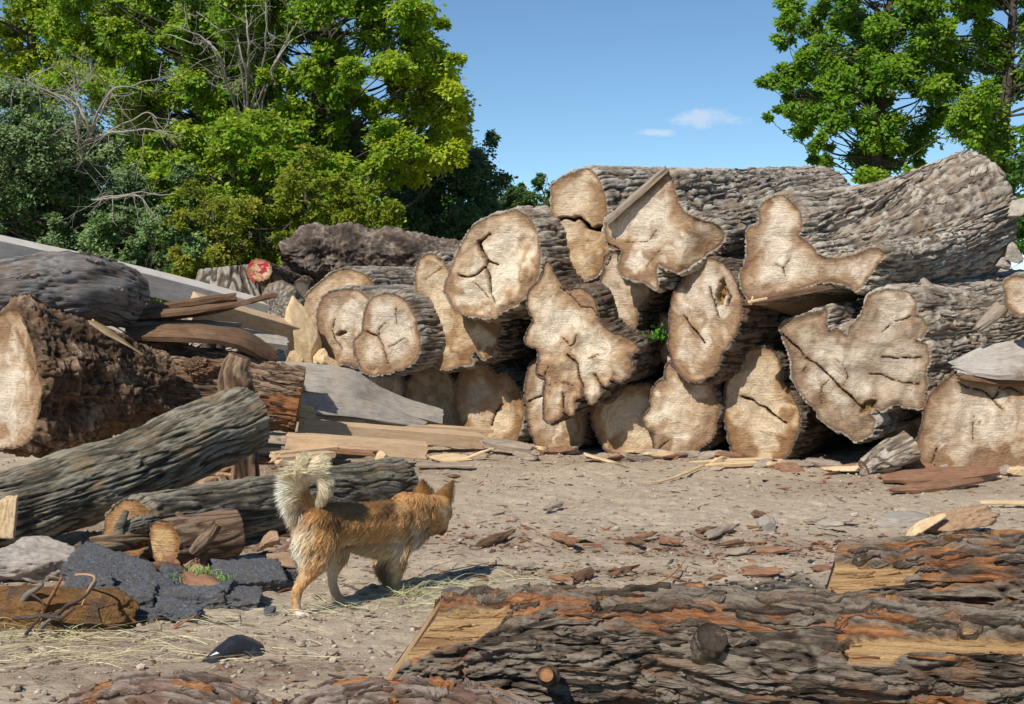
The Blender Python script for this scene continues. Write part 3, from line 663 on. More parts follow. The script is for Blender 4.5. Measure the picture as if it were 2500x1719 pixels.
def ico(sub):
    import bmesh
    bm = bmesh.new(); bmesh.ops.create_icosphere(bm, subdivisions=sub, radius=1); V = np.array([v.co[:] for v in bm.verts]); F = np.array([[v.index for v in f.verts] for f in bm.faces]); bm.free(); return V, F
_ICO = {}
def chunk(name, label, c, size, rot, mat, seed, planes=9, noise=.05, nf=3., sub=5, cat='chunk', group=None, parent=None, box=False, smooth=True, fine=.02, grit=0.):
    """broken block: unit directions cut by random planes, stretched, turned and roughened"""
    if sub not in _ICO: _ICO[sub] = ico(sub)
    D, F = _ICO[sub]; rs = np.random.RandomState(seed)
    if box: N = np.vstack([np.eye(3), -np.eye(3)]) + rs.normal(0, .12, (6, 3)); dd = np.full(6, .62)
    else: N = rs.normal(size=(planes, 3)); dd = rs.uniform(.55, .9, planes)
    if box: N = np.vstack([N, rs.normal(size=(planes, 3))]); dd = np.append(dd, rs.uniform(.85, 1.05, planes))
    N /= np.linalg.norm(N, axis=1)[:, None]
    pr = D @ N.T; r = np.min(np.where(pr > 1e-3, dd[None] / np.maximum(pr, 1e-3), 9), axis=1); r = np.minimum(r, 1.25)
    V = D * (r * (1 + noise * 2 * fbm(D * nf + seed, 4, seed) + fine * fbm(D * 14 + seed, 3, seed + 2)))[:, None] * np.array(size)
    if grit: V = V + D * (grit * (fbm(V * 55 + seed, 3, seed + 3) - .4 * np.abs(pn(V * 26, seed))))[:, None]
    Rm = np.array(Matrix.Rotation(rot[2], 3, 'Z') @ Matrix.Rotation(rot[1], 3, 'Y') @ Matrix.Rotation(rot[0], 3, 'X'))
    V = V @ Rm.T + np.array(c)
    at = dict(fb=D * np.array(size) * np.array([.2, 1, 1]) + seed, h=np.clip(.55 + fbm(D * 9, 3, seed), 0, 1), ex=np.zeros(len(V)), rd=np.zeros(len(V)))
    o = mk(name, V, F, M[mat], parent, at, smooth=smooth)
    if label: tag(o, label, cat, group)
    return o
# ---------------------------------------------------------------- ground
def ground_h(x, y):
    p = np.stack([x, y, x * 0], -1)
    h = .030 * fbm(p * .9, 3, 3) + .022 * fbm(p * 4.5, 4, 5) + .015 * np.abs(fbm(p * np.array([11, 15, 1]), 3, 8)) + .004 * fbm(p * 40, 2, 9)
    # trodden prints and clods
    h = h - .012 * sstep(.22, .5, pn(p * np.array([7, 6, 1]), 12))
    far = np.exp(-(np.maximum(0, y - 13) / 6) ** 2)
    return h * far - .012
def build_ground():
    xs = np.concatenate([-np.geomspace(900, 4.2, 26), np.linspace(-4.1, 4.1, 520), np.geomspace(4.2, 900, 26)])
    ys = [4.0]
    while ys[-1] < 14: ys.append(ys[-1] + .0115 * ys[-1] / 5)
    ys = np.concatenate([-np.geomspace(300, .5, 14), np.linspace(0, 3.9, 60), ys, np.geomspace(14.3, 2500, 40)])
    X, Y = np.meshgrid(xs, ys); Z = ground_h(X, Y)
    p = np.stack([X, Y, X * 0], -1)
    px, py = proj(np.stack([X, Y, Z], -1).reshape(-1, 3)); px = px.reshape(X.shape); py = py.reshape(X.shape)
    c = G(1945, 1455); char = np.exp(-(((X - c[0]) / .45) ** 2 + ((Y - c[1]) / .50) ** 2)) * (1 + .9 * fbm(p * 6, 3, 31)); char = sstep(.25, .8, char)
    mul = np.zeros_like(X)
    for (mx, my, rx, ry, a) in [(1620, 1325, 1.0, .30, .8), (1780, 1345, .5, .18, .9), (1250, 1310, .5, .3, .6), (1450, 1395, .7, .15, .7), (640, 1330, .55, .35, 1.0), (330, 1400, .8, .5, .8), (700, 1130, 1.4, 1.3, .9), (400, 1300, 1.2, .6, .8), (2150, 1330, .5, .4, .7), (1500, 1120, 2.2, .35, .55), (2200, 1180, 1.2, .6, .6), (150, 1560, .8, .3, .4), (600, 1640, 1.2, .2, .8)]:
        g = G(mx, my); mul = np.maximum(mul, a * np.exp(-(((X - g[0]) / rx) ** 2 + ((Y - g[1]) / ry) ** 2)))
    mul = np.clip(mul * (1.0 + 1.1 * fbm(p * 5, 3, 33)), 0, 1)
    t = NT('dirt'); o = t.obj()
    a = t.noise(o, 1.3, 5, .6); b = t.noise(o, 14, 6, .7); cc = t.noise(o, 70, 5, .75); st = t.noise(t.scale(o, (1, 2.6, 1)), 24, 5, .7)
    col = t.ramp(t.math('ADD', t.math('MULTIPLY', a, .35), t.math('MULTIPLY', b, .65)), [(.28, (.26, .205, .150)), (.46, (.455, .372, .272)), (.66, (.60, .50, .375))])
    col = t.mix(t.mr(st, .52, .68, 0, .55), col, (.135, .100, .075))
    red = t.ramp(cc, [(.3, (.06, .035, .022)), (.5, (.17, .105, .068)), (.7, (.30, .19, .125))])
    col = t.mix(t.math('MULTIPLY', t.attr('mulch'), t.mr(b, .38, .56, .15, 1.0)), col, red)
    blk = t.ramp(cc, [(.3, (.012, .011, .011)), (.6, (.045, .043, .042)), (.75, (.2, .19, .18))])
    col = t.mix(t.attr('char'), col, blk)
    vor = t.n('TexVoronoi', {'Vector': o, 'Scale': 95.0, 'Randomness': 1.0}); peb = t.mr(vor.outputs[0], .22, .3, 1, 0)
    pk = t.mr(t.n('SeparateColor', {0: vor.outputs[1]}).outputs[0], .86, .9, 0, 1)
    col = t.mix(t.math('MULTIPLY', peb, pk), col, (.52, .46, .39))
    t.col(col); t.b.inputs['Roughness'].default_value = .95
    t.nor(t.bump(t.math('ADD', t.math('ADD', b, t.math('MULTIPLY', cc, .45)), t.math('ADD', t.math('MULTIPLY', st, .6), t.math('MULTIPLY', peb, t.math('MULTIPLY', pk, .3)))), .016))
    n = len(xs); F = grid_faces(len(ys), n, closed=False)
    V = np.stack([X, Y, Z], -1).reshape(-1, 3)
    o = mk('ground', V, F[:, ::-1] if np.cross(V[F[0][1]] - V[F[0][0]], V[F[0][2]] - V[F[0][0]])[2] < 0 else F, t.m, None, dict(mulch=mul.ravel(), char=char.ravel()), base=(0, 0, 0))
    tag(o, 'bare trodden dirt yard strewn with bark crumbs in front of the log pile', 'ground', kind='structure')
build_ground()

# ---------------------------------------------------------------- the big pile on the right
def fv(deg, L, dz=0.): return (math.sin(R(deg)) * L, math.cos(R(deg)) * L, dz)
make_log('log', 'leftmost pale log end of the big pile, half hidden by two overlapping oval ends', 5, [(290,640),(330,520),(420,430),(520,365),(620,375),(700,430),(740,560),(720,700),(640,800),(520,830),(420,790),(350,720)], 13.6,
         fv(25, 2.6), (.42, .42), 22, cut='cut_warm', bark='bark_grey', seed=11)
make_log('log', 'oval log end with a small dark star-shaped hole in its middle', 5, [(410,560),(450,500),(540,475),(630,485),(685,530),(705,600),(700,650),(690,720),(670,800),(640,880),(620,905),(560,890),(480,870),(430,800),(405,700),(400,620)], 13.0,
         fv(38, 2.8, .05), (.30, .30), 25, cut='cut', bark='bark_grey', seed=12, holes=[(535,715,38,14,.3,.05)], cracks=[((5,[(495,640),(480,700),(500,760),(530,800)])[1], .008, .02)], hl=[(520,600,60,.3)])
make_log('log', 'round log end with a curved split, overlapping the oval one with a star-shaped hole', 5, [(660,600),(700,530),(780,497),(850,510),(910,560),(950,660),(972,780),(950,860),(880,910),(780,940),(690,945),(640,910),(612,840),(608,760),(650,700)], 12.75,
         fv(42, 2.8, .12), (.36, .36), 25, cut='cut', bark='bark_grey', seed=13, cracks=[([(675,708),(730,740),(765,790),(795,885)], .012, .05), ([(735,735),(740,690),(775,655)], .009, .03), ([(835,670),(838,620),(850,570)], .006, .02), ([(800,790),(880,745)], .005, .015)], hl=[(830,690,80,.5),(690,850,30,.2)])
make_log('log', 'tall wavy-edged log end with a shaded right lobe, under the hollow pale end', 5, [(950,360),(975,300),(1030,275),(1090,310),(1140,380),(1200,500),(1300,600),(1420,650),(1405,740),(1370,830),(1320,862),(1285,810),(1250,850),(1258,880),(1200,895),(1110,915),(1050,890),(1010,840),(985,770),(940,640),(960,560),(945,450)], 12.75,
         fv(25, 3.0, .05), (.42, .45), 18, cut='cut_warm', bark='bark_grey', seed=14, cracks=[([(1075,640),(1090,710),(1110,780)], .010, .03), ([(1000,420),(1090,350)], .004, .012)], hl=[(1080,650,60,.4)])
make_log('log', "big pale log end with a torn hollow heart on the pile's left shoulder", 5, [(1120,420),(1150,340),(1200,230),(1260,130),(1340,80),(1420,55),(1500,35),(1560,60),(1610,130),(1635,230),(1638,350),(1600,450),(1530,540),(1440,590),(1380,630),(1280,620),(1180,600),(1130,530),(1110,470)], 12.25,
         fv(33, 2.9, .12), (.50, .50), 24, cut='cut_pale', bark='bark_pale', seed=15, rel=.035, holes=[(1312,262,16,44,.4,.12)],
         cracks=[([(1355,165),(1300,205),(1305,255),(1345,305),(1345,350),(1355,420),(1365,490),(1388,550)], .026, .08), ([(1345,340),(1290,385),(1240,403),(1190,395)], .018, .06), ([(1350,310),(1400,335)], .016, .05), ([(1270,430),(1360,520)], .004, .012)], hl=[(1450,330,110,.35),(1330,580,70,.4)])
make_log('log', 'top-row log end split across by one wide black crack', 6, [(255,290),(300,245),(370,205),(480,170),(550,220),(590,300),(610,400),(625,520),(640,700),(600,790),(540,870),(430,890),(340,850),(280,760),(250,680),(245,560),(260,420)], 12.35,
         fv(35, 2.8, .18), (.46, .46), 20, cut='cut_warm', bark='bark_pale', seed=16, cracks=[([(262,508),(335,486),(390,490),(430,478),(480,530),(530,560),(600,548)], .034, .16)], hl=[(420,350,110,.35)], rel=.02)
make_log('log', 'huge top log with an angular pointed sawn end and a long bark back', 6, [(612,505),(700,440),(860,320),(1000,205),(1050,265),(1080,380),(1120,450),(1190,490),(1290,525),(1335,600),(1280,680),(1190,760),(1085,832),(1010,810),(945,790),(943,940),(860,905),(700,840),(712,700),(690,690),(640,680),(608,620)], 11.75,
         (1.88, 2.55, .28), (.40, .47), 24, cut='cut', bark='bark_pale', seed=17, folds=[((1172,490),(1082,830),.9)], cracks=[([(730,640),(880,640),(940,560)], .003, .006), ([(620,655),(700,695)], .008, .03), ([(870,800),(960,700)], .003, .01)], pith=(870,440), hl=[(780,560,160,.25)], bl=.8, rel=.018, amp=.045, nf=420)
make_log('log', 'huge lobed log end like a drooping flower, in the middle of the pile', 8, [(200,-80),(230,-160),(270,-100),(310,-30),(350,20),(430,15),(490,45),(545,110),(560,200),(620,280),(790,365),(795,420),(745,440),(772,490),(752,570),(700,607),(645,597),(612,640),(568,630),(578,690),(530,757),(485,725),(452,660),(440,712),(408,722),(398,818),(370,836),(338,800),(312,842),(262,878),(215,860),(210,690),(222,600),(165,560),(175,470),(170,400),(95,370),(100,300),(140,210),(105,130),(110,40),(160,-20)], 11.95,
         fv(25, 2.9, .15), (.50, .58), 14, cut='cut_pale', bark='bark_dark', seed=18, rel=.035, cracks=[([(310,0),(400,70),(440,130),(520,140),(560,200)], .006, .02), ([(330,330),(380,385),(410,370),(430,310)], .007, .02), ([(360,440),(420,500),(430,560),(460,660)], .010, .04), ([(500,470),(560,440)], .006, .02), ([(240,520),(200,590),(160,560)], .008, .02), ([(330,690),(335,790)], .010, .04), ([(530,570),(580,640)], .010, .04), ([(230,640),(300,620),(400,640)], .005, .015)], hl=[(350,250,140,.3),(280,720,90,.45)], bl=.6)
make_log('log', 'narrow leaning log end with a small knot, shaded by the angular top log', 6, [(600,760),(640,712),(700,705),(760,780),(880,905),(885,990),(820,1080),(802,1190),(740,1217),(660,1203),(600,1140),(560,1080),(553,980),(580,900),(600,830)], 12.2,
         fv(32, 2.7, .1), (.32, .36), 26, cut='cut', bark='bark_dark', seed=19, holes=[(600,1030,22,34,0,.03)], hl=[(620,1060,60,.5)])
make_log('log', 'small tan log end with a tiny green sprig growing on it', 6, [(775,1220),(860,1180),(920,1108),(1000,1112),(1080,1200),(1080,1400),(1010,1432),(920,1390),(840,1320),(785,1275)], 12.45,
         fv(25, 2.4), (.28, .28), 18, cut='cut_warm', bark='bark_dark', seed=20)
make_log('log', 'big oval log end with a rotten splintered pocket and a diagonal slit', 6, [(1050,980),(1110,900),(1180,770),(1230,745),(1320,760),(1400,810),(1450,900),(1485,1020),(1480,1150),(1430,1270),(1365,1360),(1330,1460),(1270,1520),(1180,1545),(1100,1500),(1050,1420),(1022,1320),(1025,1200),(1030,1080)], 11.75,
         fv(42, 3.0), (.42, .46), 30, cut='cut', bark='bark_dark', seed=21, cracks=[([(1115,1125),(1180,1210),(1245,1305)], .013, .06), ([(1285,940),(1310,1050),(1340,1130)], .010, .05), ([(1370,880),(1410,1000),(1400,1060)], .012, .06)], holes=[(1350,980,34,95,-.15,.09)], hl=[(1110,1370,45,.6),(1180,1060,90,.3)])
make_log('log', 'top right log with a keyhole-shaped sawn end and a long furrowed grey back', 7, [(20,850),(60,740),(66,560),(140,540),(150,410),(220,360),(290,343),(360,390),(412,470),(418,560),(400,600),(470,660),(540,735),(640,750),(760,720),(880,678),(935,715),(880,800),(830,880),(760,958),(700,925),(600,900),(400,940),(200,985),(90,1020),(35,950)], 11.3,
         (1.84, 1.5, .40), (.42, .54), 22, cut='cut', bark='bark_pale', seed=22, cracks=[([(250,790),(300,810),(310,860)], .006, .02), ([(300,810),(340,760)], .005, .02)], hl=[(290,520,110,.5),(290,800,110,.35)], bl=.95, sag=-.09, rel=.02, amp=.045, nf=520, folds=[((540,640),(520,900),.35)])
make_log('log', 'broad notched log end with a long diagonal crack, fanning into lobes on its right', 9, [(275,265),(350,215),(560,150),(585,180),(575,240),(600,290),(650,270),(700,320),(740,260),(800,190),(830,110),(860,60),(960,25),(1060,25),(1130,60),(1165,130),(1160,190),(1210,210),(1235,270),(1200,330),(1155,350),(1230,390),(1247,480),(1220,560),(1235,640),(1215,690),(1240,700),(1230,760),(1180,792),(1100,780),(1020,770),(940,802),(890,785),(862,830),(892,880),(870,950),(820,990),(760,998),(700,950),(640,930),(540,860),(515,810),(440,730),(370,620),(350,480),(310,350)], 11.25,
         (1.9, 1.8, .22), (.52, .48), 14, cut='cut_grey', bark='bark_pale', seed=23, rel=.03, cracks=[([(300,310),(440,450),(540,520),(640,620),(780,760),(830,790)], .012, .05), ([(950,290),(1020,225),(1130,190)], .009, .03), ([(940,455),(1040,470),(1200,460)], .009, .03), ([(860,565),(930,575),(1080,625),(1180,635)], .009, .03), ([(590,610),(550,650),(545,760)], .006, .02), ([(420,560),(450,520)], .005, .02), ([(640,470),(700,520),(720,590),(690,640)], .004, .01)], holes=[(850,780,70,34,.5,.06)], pith=(650,580), hl=[(1080,260,90,.35),(1080,430,90,.35),(620,450,80,.25)], bl=.55, nf=300)
make_log('log', 'upright oval log end with a short straight slit, touching the ground', 8, [(1385,700),(1420,570),(1490,450),(1600,400),(1690,420),(1740,520),(1760,620),(1800,690),(1855,780),(1865,900),(1830,1000),(1780,1090),(1700,1118),(1550,1113),(1450,1080),(1410,980),(1390,860)], 11.85,
         fv(36, 2.6, .02), (.42, .42), 22, cut='cut_warm', bark='bark_dark', seed=24, cracks=[([(1490,713),(1560,740),(1640,790),(1780,888)], .013, .05)], hl=[(1650,650,60,.5),(1600,920,60,.3)], bt=.035, pith=(1600,920))
make_log('log', 'flat-footed log end on the ground under the oval one with the rotten pocket', 8, [(1000,560),(1020,500),(1060,540),(1180,590),(1300,600),(1312,680),(1340,790),(1320,880),(1312,960),(1220,1040),(1135,1127),(1100,1095),(1040,1113),(960,1113),(930,1060),(912,980),(920,945),(870,905),(848,850),(890,800),(900,740),(920,660),(960,620),(1000,610)], 12.0,
         fv(28, 2.6), (.36, .40), 16, cut='cut_pale', bark='bark_dark', seed=25, cracks=[([(940,1060),(1020,1000)], .005, .02)], hl=[(900,850,50,.6)], folds=[((1180,940),(1100,1100),.25)])
make_log('log', 'brown log end on the ground, left of the flat-footed one, half in shadow', 8, [(525,780),(600,710),(700,665),(810,645),(905,645),(990,760),(1000,900),(990,1080),(840,1092),(700,1087),(620,1060),(570,1000),(525,880)], 12.25,
         fv(28, 2.6), (.36, .36), 16, cut='cut_warm', bark='bark_dark', seed=26, hl=[(640,760,60,.3)])
make_log('log', 'log end on the ground beneath the flower-shaped one, partly hidden by its petals', 8, [(100,560),(150,480),(240,520),(330,640),(430,720),(478,800),(482,900),(455,1030),(380,1047),(250,1047),(160,1022),(110,900),(90,740)], 12.55,
         fv(28, 2.6), (.34, .38), 16, cut='cut', bark='bark_dark', seed=27, cracks=[([(110,750),(160,720),(215,700)], .010, .04)])
make_log('log', "ground-level log end with a pale double heart, behind the bright beam's tip", 5, [(1172,1030),(1190,950),(1230,890),(1290,868),(1345,890),(1395,948),(1450,950),(1510,1015),(1545,1120),(1538,1220),(1500,1305),(1420,1320),(1330,1320),(1240,1270),(1190,1190),(1165,1100)], 13.1,
         fv(34, 2.6), (.42, .40), 22, cut='cut_warm', bark='bark_grey', seed=28, cracks=[([(1425,1110),(1385,1150),(1360,1230)], .012, .05)], hl=[(1310,1020,45,.6),(1430,1200,55,.7)], pith=(1430,1200))
make_log('log', 'orange-tan log end deep behind the sloping grey board, mostly in shade', 5, [(885,1060),(920,960),(980,895),(1060,880),(1120,930),(1170,1010),(1200,1150),(1190,1290),(1100,1330),(980,1320),(900,1240)], 13.9,
         fv(25, 2.4), (.36, .36), 16, cut='cut_warm', bark='bark_grey', seed=29)
make_log('log', 'dim log end in the gap between the sloping grey board and the round log', 5, [(650,960),(720,930),(860,950),(890,1040),(860,1150),(740,1170),(650,1100)], 14.2, fv(25, 2.0), (.25, .25), 10, cut='cut_grey', bark='bark_dark', seed=30)
make_log('log', 'great log end at the right edge with a ringed heart and a stained foot', 9, [(1410,560),(1450,555),(1600,590),(1800,600),(1980,640),(2080,800),(2060,1020),(1940,1150),(1800,1215),(1710,1225),(1560,1205),(1300,1195),(1180,1200),(1090,1170),(1075,1090),(1170,1000),(1212,880),(1218,800),(1260,700),(1350,620)], 11.0,
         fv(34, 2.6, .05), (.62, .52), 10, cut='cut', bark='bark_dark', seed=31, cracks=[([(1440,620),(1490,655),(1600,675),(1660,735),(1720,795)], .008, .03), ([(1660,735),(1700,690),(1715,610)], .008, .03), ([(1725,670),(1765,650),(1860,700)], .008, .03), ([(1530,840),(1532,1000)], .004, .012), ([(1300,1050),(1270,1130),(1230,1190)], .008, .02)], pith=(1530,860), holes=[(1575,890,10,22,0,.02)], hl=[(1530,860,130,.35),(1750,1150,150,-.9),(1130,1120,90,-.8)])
make_log('log', 'dark log end glimpsed in the hollow left of the great ringed log end', 9, [(950,960),(1000,890),(1060,815),(1180,790),(1260,850),(1240,960),(1180,1060),(1040,1080),(960,1040)], 11.9, fv(25, 2.2), (.26, .26), 10, cut='cut', bark='bark_dark', seed=32)
make_log('log', 'small log end cropped at the right edge below the long grey-backed log', 7, [(1735,960),(1745,900),(1800,870),(1880,880),(1930,960),(1920,1060),(1860,1110),(1790,1105),(1745,1050)], 10.9, fv(50, 1.6, .0), (.17, .17), 35, cut='cut', bark='bark_grey', seed=33)

def filler_log(label, a, b, r, seed, bark='bark_dark', style='furrow'):  # filler logs added behind the gaps so no light shows through
    return path_log('log', label, [a, b], [r, r * .92], bark, style, seed, 'log', 'logs stacked in the pile', ds=.02, dt=.03)
filler_log('added dark filler log blocking light in the gap under the hollow pale log end', P(1165, 905, 13.9), P(1500, 880, 14.6), .30, 41)
filler_log('added filler log blocking light in the gap between the ground-level ends and the flower-shaped one', P(1190, 830, 13.6), P(1560, 800, 15.2), .34, 42)
filler_log('added filler log buried between the oval face with the diagonal slit and the broad notched one', P(1800, 905, 12.9), P(2250, 880, 14.2), .36, 43)
filler_log('added dark filler log lying low behind the upright oval face with the short slit', P(1880, 1060, 12.7), P(2330, 1010, 13.6), .27, 44)
filler_log('added shadowed filler log lying under the long grey-backed log at the top right', P(1900, 690, 13.0), P(2500, 760, 14.4), .42, 45, 'bark_pale')
filler_log('added shadowed filler log behind the narrow leaning end, under the angular top log', P(1590, 660, 13.3), P(2000, 640, 14.8), .40, 46)
filler_log('added dim filler log seen low between the brown end and the petals of the flower-shaped one', P(1360, 960, 13.4), P(1800, 1000, 14.2), .36, 47)

# bark slab on the sawn edge of the angular log, its pale bevel lit
plank('bark_slab', 'thick pale bevel-cut bark slab along the upper left edge of the angular sawn end', P(*C(6, [(618, 510)])[0], 11.86), P(*C(6, [(1003, 165)])[0], 11.70), .085, .045, 'grey_wood', 61, side=(.25, .85, .45), cat='bark slab', rag=.02, noise=.01)
plank('bark_slab', 'long split slab hanging under the keyhole-shaped end, pale splintered at its left tip', P(*C(7, [(60, 1035)])[0], 11.22), P(*C(7, [(640, 920)])[0], 11.35), .10, .045, 'fibre_wood', 62, side=(.2, 1, .1), cat='bark slab', rag=.03, noise=.012)
chunk('log_wedge', 'underside wedge of sawn wood beneath the keyhole-shaped end', P(*C(7, [(400, 1000)])[0], 12.0), (.52, .42, .17), (0.0, .05, .25), 'wedge_shade_brown', 63, planes=7, noise=.03, cat='wood chunk')
for k, (a, b, w) in enumerate([((75, 1030), (190, 1008), .018), ((85, 1050), (100, 1000), .012)]):
    plank('splinter', ['pale splinter lying along the left tip of the split slab', 'short pale splinter sticking down from the split slab'][k], P(*C(7, [a])[0], 11.12), P(*C(7, [b])[0], 11.14), w * 1.6, w, 'splinter', 64 + k, side=(0, 1, .2), cat='splinter')
# slab lying on top of the great ringed log
plank('sawn_slab', 'whitish weathered flat slab on top of the great ringed log at the right edge', P(*C(9, [(1420, 520)])[0], 11.0), P(*C(9, [(2060, 455)])[0], 11.05), .50, .05, 'peeled', 66, side=(.0, .88, .50), cat='slab', rag=.08, noise=.02, taper=(.25, .8, 1, 1))
slab('bark_slab', 'dark bark edge under the whitish slab on the great ringed log', P(*C(9, [(1440, 580)])[0], 10.93), P(*C(9, [(2040, 585)])[0], 10.93), .14, .05, .02, 'fibre_wood', 407, side=(0, .6, .8), cat='bark slab', noise=.02, taper=(.3, .9, 1, 1))
slab('bark_strip', 'broken grey bark splinter leaning on the log at the right, pointing up left', P(*C(17, [(135, 262)])[0], 11.7), P(*C(17, [(530, 770)])[0], 11.35), .16, .045, .03, 'grey_wood', 67, side=(.8, .5, .35), cat='bark strip')
slab('bark_strip', 'grey peeled limb slanting out of the log at the right edge', P(*C(17, [(1000, 570)])[0], 11.2), P(*C(17, [(745, 800)])[0], 11.05), .11, .05, .03, 'grey_wood', 68, side=(.6, .5, .6), cat='bark strip', taper=(1, 1, .8, .5))
for k, (c, q, s, lb) in enumerate([(17, (500, 240), (.13, .08, .08), 'whitish broken rock seen through the gap under the long grey-backed log'), (17, (330, 215), (.05, .04, .06), 'small whitish tip of rock left of the broken white rock in the gap'), (17, (990, 165), (.08, .06, .06), 'whitish rock at the right end of the gap under the long grey-backed log'), (7, (1815, 440), (.10, .09, .12), 'whitish rock at the right edge behind the end of the long grey-backed log'), (17, (1085, 80), (.08, .08, .10), 'whitish rock at the right edge above the gap rock')]):
    chunk('rock', lb, P(*C(c, [q])[0], 13.2 if k < 2 else 12.4), s, (.3 * k, .2, .5 * k), 'rock_white', 70 + k, cat='rock', noise=.06)
path_log('root_chunk', 'weathered grey-brown root lump wedged at the left foot of the great ringed log', [P(*C(9, [(820, 1175)])[0], 10.9), P(*C(9, [(930, 1120)])[0], 10.95), P(*C(9, [(1125, 1035)])[0], 11.0)], [.055, .10, .12], 'bark_pale', 'furrow', 76, 'wood chunk', ds=.007, dt=.009, amp=.02, lump=.03, ends=('cut_grey', 'cut_grey'))
chunk('root_chunk', 'small brown block beside the root lump at the foot of the pile', P(*C(9, [(845, 1180)])[0], 10.9), (.05, .06, .09), (.2, .3, .1), 'grey_wood', 77, cat='wood chunk', box=True)
# green sprig
acc = Acc(); g0 = P(*C(6, [(1015, 1270)])[0], 12.2); rs = np.random.RandomState(4)
st_ = tube(catmull([g0, g0 + (-.05, -.06, .05), g0 + (-.13, -.12, .10)], 8), np.linspace(.006, .002, 8), 5); acc.add(st_[0], st_[1])
for k in range(34):
    c = g0 + rs.uniform(.1, 1) * np.array([-.17, -.16, .08]) + rs.normal(0, .035, 3); a = nrm(rs.normal(size=3)); b = nrm(np.cross(a, rs.normal(size=3))); l = rs.uniform(.025, .045)
    acc.add(np.array([c - a * l, c + b * l * .45, c + a * l, c - b * l * .45]), np.array([[0, 1, 2, 3]]))
tag(acc.build('leafy_sprig', M['sprig'], smooth=False), 'tiny bright green leafy sprig growing from the small tan log end', 'sprig')

# ---------------------------------------------------------------- logs behind, middle left
path_log('burl_log', 'long knobbly grey log lying level behind the pile, in front of the dark trees', [P(*C(5, [(205, 290)])[0], 15.2), P(*C(5, [(450, 275)])[0], 15.3), P(*C(5, [(800, 290)])[0], 15.3), P(*C(5, [(1180, 355)])[0], 15.4)], [.12, .31, .34, .31, .30, .30, .30], 'bark_knobbly', 'lump', 81, 'log', ds=.014, dt=.016, lump=.13, amp=.075, ends=(None, None))
def red_log():
    a = P(*C(5, [(75, 365)])[0], 13.9); b = P(*C(5, [(300, 470)])[0], 15.3)
    path_log('log', 'thin dark log whose round end is daubed with red paint, left of the knobbly log', [a, b], [.122, .15], 'bark_dark', 'fine', 82, 'log', amp=.014, ends=('painted', 'cut'))
red_log()
path_log('log', 'small dark grey stub end sticking out below the knobbly log', [P(*C(5, [(305, 470)])[0], 14.3), P(*C(5, [(345, 440)])[0], 15.4)], [.085, .10], 'bark_dark', 'fine', 83, 'log', ends=('cut_dark', 'cut'))
path_log('stump', 'pale fluted stump standing left of the red-painted log end', [G(*C(4, [(1500, 2100)])[0]) * 0 + P(*C(4, [(1530, 640)])[0], 14.9), P(*C(4, [(1510, 380)])[0], 14.9), P(*C(4, [(1500, 275)])[0], 14.9)], [.52, .42, .30], 'bark_grey', 'flute', 84, 'stump', amp=.05, ends=('cut', 'cut_grey'))
path_log('stump', 'low fluted grey stump flank sloping down left of the taller pale stump', [P(*C(4, [(1400, 640)])[0], 15.2), P(*C(4, [(1380, 460)])[0], 15.3), P(*C(4, [(1340, 370)])[0], 15.3)], [.55, .35, .18], 'bark_grey', 'flute', 85, 'stump', amp=.05, ends=('cut', 'cut_grey'))
chunk('bark_lump', 'grey bark lump with a black tarry top beside the long white board', P(*C(4, [(1800, 560)])[0], 13.2), (.21, .18, .22), (.2, .1, .4), 'bark_grey', 86, cat='bark lump', noise=.1)
chunk('wood_chunk', 'short split tan block standing against the leftmost pale log end', P(*C(5, [(345, 790)])[0], 12.9), (.17, .14, .40), (.1, -.15, .3), 'splinter', 87, cat='wood chunk', noise=.04, planes=12)
chunk('wood_chunk', 'small tan offcut at the foot of the split tan block, to its left', P(*C(5, [(260, 865)])[0], 12.8), (.08, .08, .14), (.1, .15, .3), 'splinter', 88, cat='wood chunk')
chunk('wood_chunk', 'small tan offcut at the foot of the split tan block, to its right', P(*C(5, [(405, 865)])[0], 12.8), (.07, .08, .10), (.4, .15, .3), 'splinter', 89, cat='wood chunk')
chunk('wood_chunk', 'low brown offcut on the grey board next to the oval log end', P(*C(5, [(465, 885)])[0], 12.75), (.10, .08, .07), (.4, .45, .3), 'splinter', 90, cat='wood chunk')

# long white boards
def pb(c, q, Y): return P(*C(c, [q])[0], Y)
plank('board', 'long whitish beam running behind the grey log down to the right', pb(4, (-120, 130), 11.6), pb(4, (1700, 555), 13.2), .26, .19, 'plank_white', 91, side=(.3, 1, 0), cat='beam', rag=.02, mids=[pb(4, (800, 330), 12.4)])
plank('board', 'second pale beam continuing down to the right beside the split tan block', pb(4, (1250, 530), 12.1), pb(4, (1935, 725), 12.9), .16, .22, 'plank_tan', 92, side=(.3, 1, 0), cat='beam', rag=.015)
slab('bark_strip', 'topmost rough-edged bark slab stacked above the shredded brown log', pb(4, (815, 585), 11.5), pb(4, (1525, 475), 11.7), .34, .035, .05, 'fibre_wood', 401, side=(.1, 1, -.15), cat='bark slab', taper=(.6, 1, 1, .8))
slab('bark_strip', 'second bark slab of the stack, its splinter tip poking out over the beams', pb(4, (840, 608), 11.35), pb(4, (1785, 455), 11.6), .30, .03, .05, 'fibre_wood', 402, side=(.1, 1, -.1), mids=[pb(4, (1400, 545), 11.4)], cat='bark slab', taper=(.7, 1, .8, .25, .1))
slab('bark_strip', 'third bark slab of the stack, grey and furrowed on top', pb(4, (820, 655), 11.3), pb(4, (1560, 665), 11.6), .36, .06, .05, 'grey_wood', 403, side=(.1, 1, .15), cat='bark slab', taper=(.8, 1, 1, .6))
